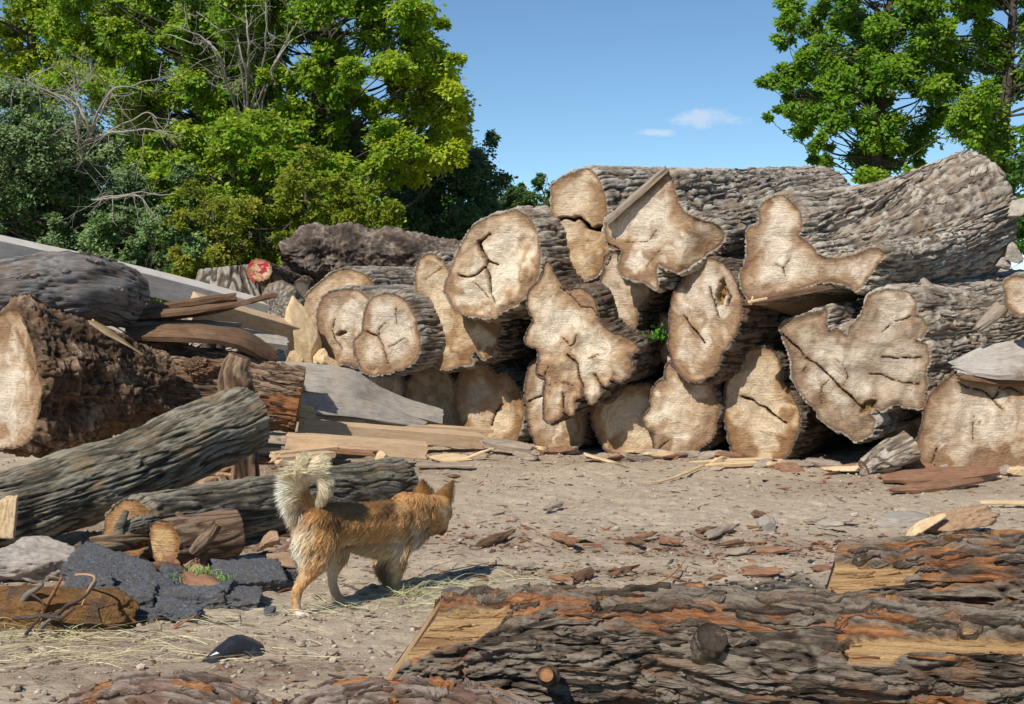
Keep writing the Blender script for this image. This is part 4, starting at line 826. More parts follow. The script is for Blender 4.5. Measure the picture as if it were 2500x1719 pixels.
slab('bark_strip', 'lowest bark slab of the stack, bent down at its right end over the shredded log', pb(4, (840, 690), 11.2), pb(4, (1790, 850), 11.5), .40, .04, .05, 'fibre_wood', 404, side=(.1, 1, .2), mids=[pb(4, (1250, 690), 11.2), pb(4, (1560, 730), 11.3)], cat='bark slab', taper=(.8, 1, 1, .9, .5))
slab('bark_strip', 'narrow grey slab end beside the second pale beam', pb(4, (1590, 705), 11.6), pb(4, (1860, 755), 11.7), .22, .05, .03, 'plank_grey', 405, side=(.1, 1, .25), cat='bark slab', taper=(1, 1, .8))
# planks on the ground at the foot
plank('board', 'wide weathered grey board sloping across the plank heap', pb(16, (260, 215), 12.3), pb(16, (1590, 560), 12.9), .28, .045, 'plank_grey', 93, side=(.15, .60, .78), cat='board', rag=.03, noise=.014, mids=[pb(16, (800, 290), 12.5), pb(16, (1100, 420), 12.7)], taper=(.9, 1.05, 1.1, .8, .62, .55))
plank('board', 'lower weathered grey board cracked along its length, under the wide sloping one', pb(16, (380, 440), 12.0), pb(16, (1450, 620), 12.6), .21, .04, 'plank_grey', 94, side=(.15, .6, .75), cat='board', rag=.04, noise=.012, mids=[pb(16, (900, 490), 12.3)], taper=(.8, 1, .9, .7, .3))
plank('board', 'bright long square-sawn beam lying on the plank heap', pb(16, (450, 640), 11.75), pb(16, (1900, 750), 12.35), .22, .115, 'plank_tan', 95, side=(.25, 1, 0), cat='beam', rag=.004)
plank('board', 'thin pale lath behind the bright square-sawn beam', pb(16, (900, 605), 12.4), pb(16, (1990, 668), 12.8), .12, .035, 'plank_tan', 96, side=(.2, 1, 0), cat='lath')
plank('board', 'short beam with a slanted end and a stained side, nearest the ground in the heap', pb(16, (330, 745), 11.2), pb(16, (1460, 830), 11.35), .18, .12, 'plank_tan', 97, side=(.2, 1, 0), cat='beam', rag=.012)
plank('board', 'dark under-board showing below the short stained beam', pb(16, (60, 800), 11.5), pb(16, (740, 850), 11.4), .25, .05, 'grey_wood', 98, side=(.2, 1, 0), cat='board', rag=.05)
plank('board', 'red-brown bark-edged strip under the short stained beam', pb(16, (600, 820), 11.15), pb(16, (1050, 850), 11.15), .14, .035, 'red_wood', 99, side=(.2, 1, 0), cat='board', rag=.05)
plank('board', 'upper pale offcut under the plank heap, above the dog\'s tail', pb(16, (235, 870), 10.9), pb(16, (700, 815), 11.2), .18, .05, 'plank_tan', 100, side=(.2, 1, 0), cat='board', rag=.03)
plank('board', 'lower pale offcut just above the dog\'s tail', pb(16, (240, 905), 10.6), pb(16, (680, 860), 10.9), .14, .05, 'plank_tan', 101, side=(.2, 1, 0), cat='board', rag=.03)
plank('board', 'grey lath under the plank heap with a scrap of red beside it', pb(16, (290, 808), 11.3), pb(16, (600, 830), 11.35), .08, .03, 'grey_wood', 102, side=(.2, 1, 0), cat='lath')
chunk('plastic_scrap', 'tiny bright red scrap lying on the grey lath', pb(16, (440, 795), 11.25), (.022, .02, .035), (0, 0, 0), 'red_plastic', 103, cat='scrap', sub=3)
plank('board', 'orange-tan board tip showing beneath the cracked grey board', pb(16, (650, 545), 12.35), pb(16, (960, 590), 12.4), .2, .05, 'splinter', 104, side=(.2, 1, 0), cat='board', rag=.04)
plank('board', 'brown plank end tucked under the cracked grey board at the left', pb(16, (440, 380), 12.6), pb(16, (640, 400), 12.6), .2, .06, 'red_wood', 105, side=(.2, 1, 0), cat='board', rag=.04)
chunk('wood_chunk', 'tan triangular offcut in shade below the cracked grey board', pb(16, (490, 530), 12.1), (.16, .14, .08), (0, .1, .4), 'splinter', 106, cat='wood chunk')
chunk('wood_chunk', 'small brown block lying under the stained beam', pb(16, (1105, 885), 10.95), (.055, .05, .05), (0, .1, .4), 'splinter', 107, cat='wood chunk')
plank('wood_chip', 'pale lens-shaped wood chip on the dirt beyond the dog\'s head', G(*C(16, [(1490, 880)])[0], .02), G(*C(16, [(1830, 895)])[0], .02), .22, .02, 'splinter', 108, cat='wood chip', taper=(.1, .8, 1, .7, .15), side=(.1, 1, .15))
slab('wood_chip', 'thin curled brown strip rising from the lens-shaped wood chip', G(*C(16, [(1740, 905)])[0], .01), G(*C(16, [(1975, 815)])[0], .10), .06, .015, .01, 'splinter', 109, cat='wood strip', side=(.2, 1, .3), taper=(.4, 1, .4))
plank('lath', 'flat grey lath on the dirt below the lens-shaped chip', G(*C(16, [(1380, 945)])[0], .02), G(*C(16, [(1840, 948)])[0], .02), .10, .02, 'grey_wood', 110, cat='lath', side=(.1, 1, .1))
slab('bark_strip', 'long broken bark strips trailing right from the end of the bright beam', pb(16, (1930, 740), 12.2), pb(16, (2330, 810), 12.0), .22, .04, .03, 'grey_wood', 111, side=(.2, 1, .1))
chunk('wood_chip', 'small dark brown chip on the dirt above the dog\'s ears', G(*C(16, [(1690, 1040)])[0], .02), (.055, .03, .016), (0, -.1, .2), 'fibre_wood', 112, cat='wood chip')
# at the foot of the pile
plank('splinter', 'upper long pale splinter on the dirt before the upright oval log end', G(*C(8, [(1150, 1140)])[0], .03), G(*C(8, [(1690, 1115)])[0], .04), .05, .02, 'splinter', 113, cat='splinter', side=(.1, 1, .2), taper=(.3, 1, .9, .8))
plank('splinter', 'lower long pale splinter on the dirt before the upright oval log end', G(*C(8, [(1260, 1160)])[0], .03), G(*C(8, [(1755, 1135)])[0], .04), .07, .03, 'splinter', 114, cat='splinter', side=(.1, 1, .2), taper=(.3, 1, .9, .8))
plank('splinter', 'thin curved pale peel sweeping across the dirt left of the long splinters', G(*C(8, [(800, 1274)])[0], .012), G(*C(8, [(1240, 1160)])[0], .03), .035, .012, 'splinter', 115, cat='splinter', mids=[G(*C(8, [(1000, 1255)])[0], .012)], side=(.1, 1, .2), taper=(.2, .7, 1, .6))
slab('bark_strip', 'long reddish bark slab lying before the great ringed log end', G(*C(9, [(945, 1245)])[0], .03), G(*C(9, [(1680, 1195)])[0], .05), .34, .04, .05, 'red_wood', 116, side=(.1, 1, .1), taper=(.3, .8, 1, .7, .3))
slab('bark_strip', 'thinner reddish bark strip just in front of the long reddish slab', G(*C(9, [(985, 1325)])[0], .02), G(*C(9, [(1590, 1255)])[0], .03), .16, .03, .03, 'red_wood', 117, side=(.1, 1, .1), taper=(.2, .8, 1, .6, .3))
plank('lath', 'thin pale lath at the right edge of the yard', G(*C(9, [(1580, 1400)])[0], .02), G(*C(9, [(2000, 1405)])[0], .03), .05, .02, 'splinter', 118, cat='lath', side=(.1, 1, .1))
chunk('stone', 'flat pale grey stone beyond the right foreground log', G(*C(15, [(905, 205)])[0], .02), (.17, .12, .035), (0.1, .0, .3), 'stone_flat', 119, cat='stone', planes=6)
chunk('stone', 'small grey stone in the middle of the yard', G(*C(9, [(190, 1540)])[0], .02), (.05, .05, .04), (0, 0, 0), 'stone_flat', 120, cat='stone')
chunk('wood_chunk', 'rough sandy-coloured bark chunk lying beyond the right foreground log', G(*C(15, [(1330, 215)])[0], .06), (.26, .10, .085), (.2, -.18, .35), 'chunk_tan', 121, cat='wood chunk', noise=.12, nf=5)
chunk('wood_chunk', 'orange splinter tip at the left of the sandy-coloured bark chunk', G(*C(15, [(1100, 260)])[0], .05), (.13, .05, .03), (.2, -.4, .35), 'splinter', 122, cat='splinter')
rs = np.random.RandomState(5)
for k in range(34):      # bark litter along the foot of the pile
    px = 1290 + k * 36 + rs.uniform(-12, 12); py = 1090 + (px - 1300) * .045 + rs.uniform(2, 26)
    g = G(px, py, .02); mt = ['grey_wood', 'splinter', 'red_wood', 'grey_wood'][k % 4]
    chunk('bark_scrap', ['grey-brown bark scrap lying in the litter at the foot of the pile', 'pale wood scrap lying in the litter at the foot of the pile', 'reddish bark scrap lying in the litter at the foot of the pile', 'grey-brown bark scrap lying in the litter at the foot of the pile'][k % 4], g,
          (rs.uniform(.06, .2), rs.uniform(.03, .07), rs.uniform(.015, .05)), (rs.uniform(-.3, .3), rs.uniform(-.3, .3), rs.uniform(-.7, .7)), mt, 200 + k, cat='scrap', sub=4, noise=.12,
          group=['grey-brown bark scraps at the foot of the pile', 'pale wood scraps at the foot of the pile', 'reddish bark scraps at the foot of the pile', 'grey-brown bark scraps at the foot of the pile'][k % 4])
CROPS[18] = (1100, 1100, 1000/2321)
# ---------------------------------------------------------------- left pile
path_log('log', 'grey smooth-topped log lying on the burl log at the left edge', [pb(4, (-700, 500), 10.2), pb(4, (60, 440), 10.6), pb(4, (520, 415), 10.9), pb(4, (815, 480), 11.3)], [.24, .235, .285, .235], 'bark_smoothgrey', 'furrow', 131, 'log', nf=160, fl=.22, fw=.05, ds=.014, dt=.016, amp=.022, lump=.05, ends=('cut', 'cut_grey'))
b0 = make_log('burl_log', 'brown log covered in warty burls, its tan sawn face cropped by the left edge', 4, [(-220,1000),(-130,700),(0,590),(100,552),(150,595),(190,700),(225,830),(245,950),(272,1050),(265,1180),(235,1300),(180,1400),(100,1450),(-50,1420),(-160,1250)], 10.0,
         P(*C(4, [(960, 1060)])[0], 10.9) - P(*C(4, [(20, 1000)])[0], 10.0), (.34, .30), 38, cut='cut', bark='bark_burl', style='burl', seed=132, ds=.010, dt=.011, lump=.16, group=None, cracks=[([(180,930),(200,970),(240,930)], .006, .02), ([(200,970),(200,1010)], .006, .02), ([(110,700),(150,780)], .004, .01)], bl=1.0, rel=.02)
path_log('log', 'long brown shredded log behind the burl log, a bare brown facet with painted shade at its right end', [pb(4, (650, 1000), 11.2), pb(4, (1200, 1050), 11.3), pb(4, (1560, 1090), 11.35), pb(4, (1945, 1150), 11.4)], [.33, .33, .30, .235], 'bark_burl', 'furrow', 133, 'log', nf=360, fl=.28, fw=.04, ds=.012, dt=.013, lump=.06, amp=.045, ends=('cut', 'block_brown'),
         masks=[('rdfull', 4, [(1690,1115),(1800,1090),(1990,1080),(1990,1420),(1700,1350),(1640,1240)], 5)])  # red-brown over the bare facet also paints in its partial shade
for k, (q, Y, s) in enumerate([((900, 960), 10.75, .13), ((1290, 930), 11.05, .12), ((960, 1090), 10.7, .12)]):
    chunk('burl', ['warty knob where the burl log meets the shredded log', 'torn hollow knot of fibres on the shredded brown log', 'lower warty knob beside the burl log'][k], pb(4, q, Y), (s * 1.3, s, s), (.2, .3 * k, .2), 'burl_mat', 136 + k, cat='burl', noise=.22, nf=4, sub=6, fine=.08, planes=14)
path_log('log', 'greenish furrowed log raised on a post, slanting up from the lower left', [pb(10, (-380, 1010), 7.35), pb(10, (95, 895), 7.7), pb(10, (850, 640), 8.2), pb(10, (1620, 315), 8.85)], [.205, .20, .195, .19], 'bark_olive', 'furrow', 134, 'log', ds=.007, dt=.009, amp=.028, lump=.03, ends=('cut', 'cut_grey'))
path_log('post', 'shredded upright snag standing behind the slanting furrowed log', [pb(10, (1590, 830), 9.5), pb(10, (1572, 400), 9.5), pb(10, (1520, 60), 9.5), pb(10, (1560, -80), 9.5)], [.085, .085, .105, .055], 'bark_burl', 'flute', 135, 'post', ds=.008, dt=.010, amp=.035, lump=.04, ends=(None, 'fibre_wood'))
make_log('log', 'dark furrowed log on the ground behind the dog, its orange sawn face at the left', 10, [(675,1080),(690,990),(725,925),(800,868),(880,862),(940,910),(970,960),(975,1060),(960,1150),(900,1210),(850,1225),(760,1200),(700,1150)], 7.35,
         P(968, 1182, 9.35) - P(*C(10, [(825, 1045)])[0], 7.35), (.15, .15), 28, cut='cut_fresh', bark='bark_olive', seed=138, ds=.006, dt=.008, group=None, amp=.024, step=.009)
make_log('log', 'short round log with an orange ringed face, lying before the dark furrowed one', 10, [(972,1100),(980,1040),(1005,1005),(1060,985),(1120,1010),(1158,1090),(1165,1180),(1135,1255),(1065,1290),(1010,1245),(980,1170)], 7.12,
         (.30, .27, .01), (.10, .12), 22, cut='cut_fresh', bark='bark_skin', style='fine', seed=139, ds=.005, dt=.007, group=None, amp=.005, step=.007, bt=.008, pith=(1075,1150), holes=[(1145,1195,10,14,0,.01)])
chunk('wood_chunk', 'tan split face at the left edge below the slanting furrowed log', pb(10, (55, 970), 7.2), (.060, .08, .17), (0, .1, .2), 'splinter', 140, cat='wood chunk', box=True)
def stick(name, label, pts, radii, mat, seed, sides=9, cat='stick', parent=None, rough=.25, group=None):
    L = np.linalg.norm(np.diff(np.array(pts), axis=0), axis=1).sum(); m = max(8, int(L / .012)); path = catmull(pts, m); rad = np.interp(np.linspace(0, 1, m), np.linspace(0, 1, len(radii)), radii)
    jj = path * 22; path = path + (np.stack([pn(jj, seed), pn(jj, seed + 1), pn(jj, seed + 2)], -1) * rad[:, None] * .5)
    V, F = tube(path, rad, sides); q = V * 30; V = V + (fbm(q, 2, seed) * rough * radii[0])[:, None] * nrm([.3, -.8, .5])
    s = np.repeat(np.linspace(0, L, m), sides); fb = np.vstack([np.stack([s * .2, V[:len(s), 1], V[:len(s), 2]], 1), V[-2:]])
    o = mk(name, V, F, M[mat], parent, dict(fb=fb, h=np.full(len(V), .6), ex=np.zeros(len(V)), rd=np.zeros(len(V))))
    if label: tag(o, label, cat, group)
    return o
path_log('branch', 'broken brown pole with a splintered left end, under the orange sawn faces', [pb(10, (585, 1150), 6.95), pb(10, (760, 1128), 7.0), pb(10, (1000, 1095), 7.25)], [.036, .042, .038, .034], 'bark_strip', 'fine', 141, 'branch', ds=.004, dt=.006, amp=.010, lump=.012, ends=('splinter_cut', 'cut'))
path_log('branch', 'dark bark limb lying across the larger orange sawn face', [pb(10, (775, 1075), 7.1), pb(10, (850, 1030), 7.1), pb(10, (1010, 1000), 7.3)], [.022, .045, .042], 'bark_olive', 'plate', 142, 'branch', ds=.004, dt=.005, amp=.014, lump=.01, ends=(None, None))
stick('branch', 'short grey bark stub standing against the larger orange sawn face', [pb(10, (765, 1110), 7.0), pb(10, (785, 1010), 7.05), pb(10, (825, 925), 7.1)], [.022, .026, .014], 'bark_olive', 143, 10, 'branch')
path_log('branch', 'broken orange-tipped branch stub leaning right of the short round log', [pb(10, (1262, 1185), 7.1), pb(10, (1330, 1110), 7.05), pb(10, (1412, 1008), 7.05)], [.026, .034, .022], 'bark_burl', 'plate', 144, 'branch', ds=.004, dt=.005, amp=.010, lump=.008, ends=(None, 'cut_fresh'))
stick('branch', 'small upright stick below the orange-tipped branch stub', [pb(10, (1322, 1275), 7.15), pb(10, (1318, 1170), 7.15)], [.018, .020], 'bark_burl', 145, 10, 'branch')
stick('branch', 'curled brown bark scrap above the short round log', [pb(10, (1150, 945), 7.35), pb(10, (1190, 985), 7.3), pb(10, (1215, 1020), 7.3)], [.014, .022, .012], 'bark_burl', 146, 10, 'branch')
stick('branch', 'rough brown stub between the white peeled lump and the grey slab', [pb(10, (500, 1135), 6.9), pb(10, (540, 1195), 6.9), pb(10, (620, 1215), 6.95)], [.02, .028, .02], 'bark_burl', 147, 10, 'branch')
chunk('peeled_root', 'whitish peeled root lump at the left edge, brown skin on its shoulder', pb(10, (190, 1275), 6.95), (.34, .20, .155), (0, .10, .15), 'peeled', 148, cat='wood chunk', noise=.13, nf=2.2, sub=6, planes=46, fine=.006)
chunk('wood_chunk', 'brown sawn block behind the right shoulder of the whitish peeled root', pb(10, (425, 1245), 7.05), (.085, .10, .10), (.1, .3, .2), 'block_brown', 149, cat='wood chunk', box=True, noise=.02)
chunk('clay_block', 'rusty orange crumbling block with a brown top at the lower left corner', pb(11, (300, 800), 6.05), (.34, .20, .14), (.25, .06, -.1), 'rust', 150, cat='block', noise=.09, nf=3.5, sub=6, planes=10, fine=.02)
asp = [((900, 520), 6.75, (.33, .26, .085), (.18, .33, -.15), 'largest tilted dark grey asphalt slab, flat top sloping down to the right'),
       ((700, 640), 6.5, (.16, .14, .10), (.3, .1, .3), 'crumbly asphalt lump under the left corner of the tilted slab'),
       ((960, 760), 6.33, (.27, .15, .11), (.2, .0, .2), 'rough dark grey asphalt lump in front of the tilted slab'),
       ((1330, 660), 6.5, (.15, .14, .10), (.4, .1, .9), 'small asphalt lump between the tilted slab and the mossy bark piece'),
       ((1560, 740), 6.4, (.30, .16, .105), (.1, -.04, .1), 'long crumbled asphalt lump below the mossy bark piece'),
       ((1390, 500), 6.95, (.10, .09, .06), (.1, .3, .4), 'little asphalt piece beside the orange ringed face'),
       ((2020, 560), 6.75, (.26, .20, .10), (.25, .12, .5), 'asphalt slab with a brown dusty top just left of the dog\'s hind legs'),
       ((2230, 500), 7.0, (.20, .16, .08), (.2, .05, .2), 'dark asphalt piece behind the dusty-topped slab'),
       ((1850, 720), 6.45, (.24, .15, .09), (.15, .02, -.3), 'low asphalt rubble in front of the dusty-topped slab'),
       ((880, 880), 6.1, (.22, .10, .045), (.1, .0, .1), 'thin crumbs of asphalt lying lowest, by the straw'),
       ((1290, 850), 6.15, (.24, .09, .04), (.1, .0, -.1), 'low band of asphalt crumbs left of the flat tilted flake'),
       ((1450, 800), 6.1, (.15, .09, .025), (.3, .25, -.2), 'flat tilted asphalt flake at the front of the rubble'),
       ((2185, 800), 6.2, (.035, .03, .025), (0, 0, 0), 'tiny asphalt crumb beside the dog\'s near hind paw')]
for k, (q, Y, s, r, lb) in enumerate(asp):
    chunk('asphalt_chunk', lb, pb(11, q, Y), s, r, 'asphalt', 160 + k, cat='asphalt chunk', noise=.085 if k not in (0, 6) else .05, nf=4.2, sub=6 if s[0] > .1 else 4, box=True, planes=6, fine=.05, group='broken asphalt chunks', grit=.012)
chunk('asphalt_chunk', 'blue-grey asphalt flake in the straw by the dog\'s front paw', pb(12, (1620, 1262), 6.05), (.075, .04, .02), (.1, -.05, .1), 'asphalt', 175, cat='asphalt chunk', box=True, fine=.04, group='broken asphalt chunks')
slab('bark_strip', 'mossy brown bark piece lying on the asphalt rubble', pb(11, (1490, 520), 6.55), pb(11, (1760, 600), 6.45), .12, .03, .03, 'red_wood', 176, side=(.2, 1, .4))
# black rubber
pp_ = [pb(11, (1712, 1262), 5.36), pb(11, (1760, 1215), 5.38), pb(11, (1810, 1150), 5.42), pb(11, (1900, 1105), 5.46), pb(11, (2010, 1120), 5.5), pb(11, (2085, 1170), 5.5), pb(11, (2118, 1235), 5.5)]
slab('rubber_piece', 'curved shiny black rubber scrap arched on the dirt at the lower left', pp_[0], pp_[-1], .12, .016, .034, 'rubber', 177, side=(.15, .75, .65), cat='rubber scrap', mids=pp_[1:-1], noise=.004, rag=.01, taper=(.9, .7, .6, .9, 1, .95, .7))

# ---------------------------------------------------------------- foreground logs
A_ = 'ex'
fg, fgp, fgr = path_log('log', 'long foreground log, grey furrowed bark torn to orange wood at its left end', [(-.36, 4.72, .195), (.0, 4.70, .20), (.45, 4.66, .21), (1.0, 4.52, .20), (1.5, 4.42, .19), (2.3, 4.30, .18)], [.205, .215, .22, .215, .21, .2], 'bark_front', 'plate', 181, 'log', None, ds=.0052, dt=.0062, amp=.056, lump=.03, tiltB=.70, nf=1000, fl=.30, fw=.028, frd=.06, ends=('cut_fresh', 'cut'),
    masks=[('ex', 13, [(200,960),(230,700),(300,500),(400,440),(520,455),(1330,435),(1345,500),(1250,545),(1180,600),(1100,660),(1020,720),(720,765),(620,830),(480,880)], 5),
           ('rd', 13, [(300,250),(2500,330),(2500,640),(1900,640),(1500,580),(1180,580),(1330,440),(520,462),(400,500)], 9),
           ('rdfull', 13, [(480,380),(1300,385),(1330,440),(700,450),(520,470)], 5),
           ('rdfull', 13, [(470,720),(560,740),(600,860),(520,900)], 6),
           ('rdfull', 13, [(880,760),(960,790),(930,1000),(890,990)], 6),
           ('rd', 14, [(-100,380),(1100,430),(2150,560),(2150,640),(1500,640),(900,560),(760,690),(500,700),(300,650),(0,600)], 8),
           ('rd', 14, [(1600,900),(1800,880),(1760,1020),(1620,1000)], 7), ('rd', 14, [(1650,1060),(2400,1040),(2400,1130),(1650,1110)], 7),
           ('ex', 15, [(450,1190),(520,1115),(700,1098),(900,1088),(1330,1080),(1390,1030),(1480,1040),(1580,1100),(1900,1120),(1900,1260),(1560,1240),(1200,1220),(1000,1212),(885,1262),(860,1310),(640,1302),(500,1290)], 4),
           ('rdfull', 15, [(430,1000),(900,1040),(1000,1090),(520,1115),(430,1150)], 5),
           ('rd', 15, [(1560,1200),(1760,1180),(1760,1290),(1560,1270)], 6)])
# knots on it
def knot(parent, c, q, Y, r, back, matc, seed, tilt=(.1, -.8, .6)):
    e = pb(c, q, Y); d = nrm(tilt); path = catmull([e - d * back, e - d * back * .5, e], 14); k = 26
    rad = np.interp(np.linspace(0, 1, 14), [0, .4, 1], [r * 1.7, r * 1.12, r]); V, F = tube(path, rad, k, cap=False)
    qn = V * 40; V = V + (.12 * r * fbm(qn, 3, seed))[:, None] * nrm([1, 0, .3]); T, A, B = frames(path)
    mk('branch_stub', V, F, M['bark_front'], parent, dict(fb=np.stack([V[:, 0], V[:, 1] * .3, V[:, 2]], 1), h=np.clip(.5 + fbm(qn, 3, seed), 0, 1), ex=np.zeros(len(V)), rd=np.zeros(len(V))))
    rim = V[-k:]; cc = rim.mean(0); rings = [cc + (rim - cc) * s for s in (1, .8, .6, .4, .2)]; W = np.vstack(rings + [cc[None]]); W[k:] += (-.006 * r / .04 * (1 + fbm(W[k:] * 60, 2, seed)))[:, None] * d
    ff = grid_faces(5, k); j = np.arange(k); ft = np.stack([j + 4 * k, (j + 1) % k + 4 * k, np.full(k, 5 * k)], 1)
    rr = np.linalg.norm(W - cc, axis=1)
    mk('knot_face', W, [ff, ft], M[matc], parent, dict(ring=rr, st=np.full(len(W), .4), ck=np.zeros(len(W)), eg=np.maximum(0, r - rr), rot=np.zeros(len(W))))
knot(fg, 14, (1120, 680), 4.345, .050, .15, 'cut_dark', 182, (.15, -.72, .68))
knot(fg, 13, (1605, 985), 4.33, .022, .08, 'cut_fresh', 183, (-.1, -.9, .3))
path_log('log', 'foreground log at the right edge, split bark over a yellow stripped patch', [(1.225, 5.55, .20), (1.7, 5.42, .23), (2.3, 5.28, .25), (3.3, 5.05, .26)], [.195, .225, .255, .27], 'bark_front', 'plate', 184, 'log', None, ds=.006, dt=.0075, amp=.050, lump=.03, tiltB=.35, nf=650, fl=.30, fw=.026, frd=.10, ends=('bark_front', 'cut'),
    masks=[('ex', 15, [(300,830),(300,600),(380,515),(620,530),(950,560),(1060,580),(1050,620),(950,660),(970,700),(760,730),(640,745),(480,775),(380,800)], 4),
           ('rd', 15, [(350,420),(1800,380),(1800,700),(1100,760),(1060,600),(950,560),(400,510)], 8), ('rd', 15, [(340,780),(700,790),(1800,800),(1800,900),(900,900),(400,940)], 8),
           ('rd', 15, [(700,360),(1100,260),(1500,250),(1500,330),(1000,360)], 8)])
path_log('log', 'low bark-covered log along the bottom left edge, pinkish grey and shaggy', [(-1.50, 4.50, -.03), (-1.2, 4.48, .04), (-.95, 4.44, .03), (-.72, 4.38, -.01), (-.48, 4.36, .06), (-.22, 4.32, .06), (.1, 4.26, -.02), (.4, 4.2, -.10)], [.07, .12, .12, .10, .13, .135, .12, .06], 'bark_pink', 'plate', 185, 'log', None, nf=420, frd=.25, ds=.0055, dt=.0065, amp=.042, lump=.02, ends=(None, None),
    masks=[('ex', 13, [(80,1000),(180,940),(330,915),(350,950),(210,1005),(110,1030)], 4), ('rdfull', 13, [(-60,1010),(80,1000),(210,1010),(350,950),(480,960),(450,1100),(340,1060),(0,1060)], 9), ('rd', 11, [(1500,1200),(2400,1300),(2400,1500),(1700,1400)], 7), ('rdfull', 11, [(1600,1230),(1900,1290),(1800,1340),(1600,1310)], 6)])
slab('bark_strip', 'long curled bark strip lying between the two right foreground logs', pb(15, (430, 1000), 5.0), pb(15, (1540, 925), 5.1), .16, .03, .05, 'fibre_wood', 186, side=(.1, .75, .65), mids=[pb(15, (900, 975), 4.98)], taper=(.7, 1, 1, .8, .3), cat='bark strip')
slab('bark_strip', 'dark inner bark strip beneath the long curled one, red along its lower edge', pb(15, (450, 1085), 4.83), pb(15, (1150, 1040), 4.86), .10, .03, .03, 'red_wood', 187, side=(.1, .75, .65), taper=(.5, 1, 1, .7, .3), cat='bark strip')
slab('bark_strip', 'red-brown bark stick leaning down across the yellow wood at the lower right', pb(15, (1062, 878), 4.78), pb(15, (968, 1235), 4.42), .052, .025, .012, 'red_wood', 188, side=(1, .1, .1), taper=(.6, 1, 1, 1, .7), rag=.02, cat='stick', noise=.006)
stick('twig', 'thin bent orange twig lying over the stripped wood at the lower right', [pb(15, (750, 935), 4.7), pb(15, (850, 1010), 4.6), pb(15, (878, 1118), 4.5)], [.003, .004, .003], 'twig_red', 189, 6, 'twig')
stick('twig', 'small bent twig on the foreground log left of the stripped patch', [pb(15, (0, 1160), 4.45), pb(15, (170, 1080), 4.45), pb(15, (210, 1190), 4.4)], [.003, .004, .002], 'twig_red', 190, 6, 'twig')
stick('twig', 'forked dark twig tip hanging below the small bent twig', [pb(15, (180, 1150), 4.40), pb(15, (130, 1220), 4.38), pb(15, (110, 1310), 4.36)], [.004, .005, .003], 'twig_dark', 191, 6, 'twig')
# twigs at the lower left
tw = [([(120, 810), (200, 700), (350, 575)], 6.0, .017, 'thick grey branch crossing the rusty block at the left edge', 'twig_grey'),
      ([(320, 850), (390, 740), (440, 640), (500, 535)], 5.95, .011, 'reddish branch rising from the rusty block', 'twig_red'),
      ([(300, 840), (460, 830), (540, 760), (680, 690), (780, 560)], 5.9, .010, 'long dark twig curving up right over the rusty block', 'twig_dark'),
      ([(610, 512), (700, 505), (770, 535), (710, 640), (655, 775)], 6.0, .006, 'thin pale orange twig hooked over the tilted asphalt slab', 'twig_pale'),
      ([(120, 860), (400, 845), (500, 855), (600, 785)], 5.85, .010, 'level dark twig low across the rusty block', 'twig_dark'),
      ([(200, 640), (280, 680), (345, 740), (350, 800)], 5.95, .006, 'short drooping dark twig between the thick branch and the reddish one', 'twig_dark'),
      ([(310, 970), (370, 900), (410, 870)], 5.85, .012, 'short grey stub under the level dark twig', 'twig_grey'),
      ([(150, 1080), (230, 960), (330, 850)], 5.8, .009, 'dark twig slanting into the straw at the lower left corner', 'twig_dark'),
      ([(1325, 1005), (1440, 920), (1585, 838)], 5.95, .006, 'thin orange stick on the dirt before the asphalt rubble', 'twig_red'),
      ([(1585, 838), (1700, 890), (1940, 915)], 6.0, .004, 'thin dark forked twig lying right of the orange stick', 'twig_dark'),
      ([(1940, 835), (1950, 870), (1948, 915)], 6.0, .003, 'tiny dark twig standing at the end of the forked one', 'twig_dark'),
      ([(210, 1090), (260, 1150), (295, 1230)], 5.6, .003, 'wiry dark twig in the straw at the lower left, left one', 'twig_dark'),
      ([(215, 1085), (330, 1170), (415, 1225)], 5.6, .003, 'wiry dark twig in the straw at the lower left, right one', 'twig_dark')]
for k, (pts, Y, r, lb, mt) in enumerate(tw):
    stick('twig', lb, [pb(11, p, Y - .05 * i * (k < 8)) for i, p in enumerate(pts)], [r, r * .85, r * .5], mt, 195 + k, 7, 'twig')
stick('twig', 'bent bare twig on the dirt behind the foreground log, in the middle', [G(*C(18, [(1130, 750)])[0], .01), G(*C(18, [(1230, 720)])[0], .03), G(*C(18, [(1330, 625)])[0], .02)], [.004, .005, .002], 'twig_pale', 214, 6, 'twig')

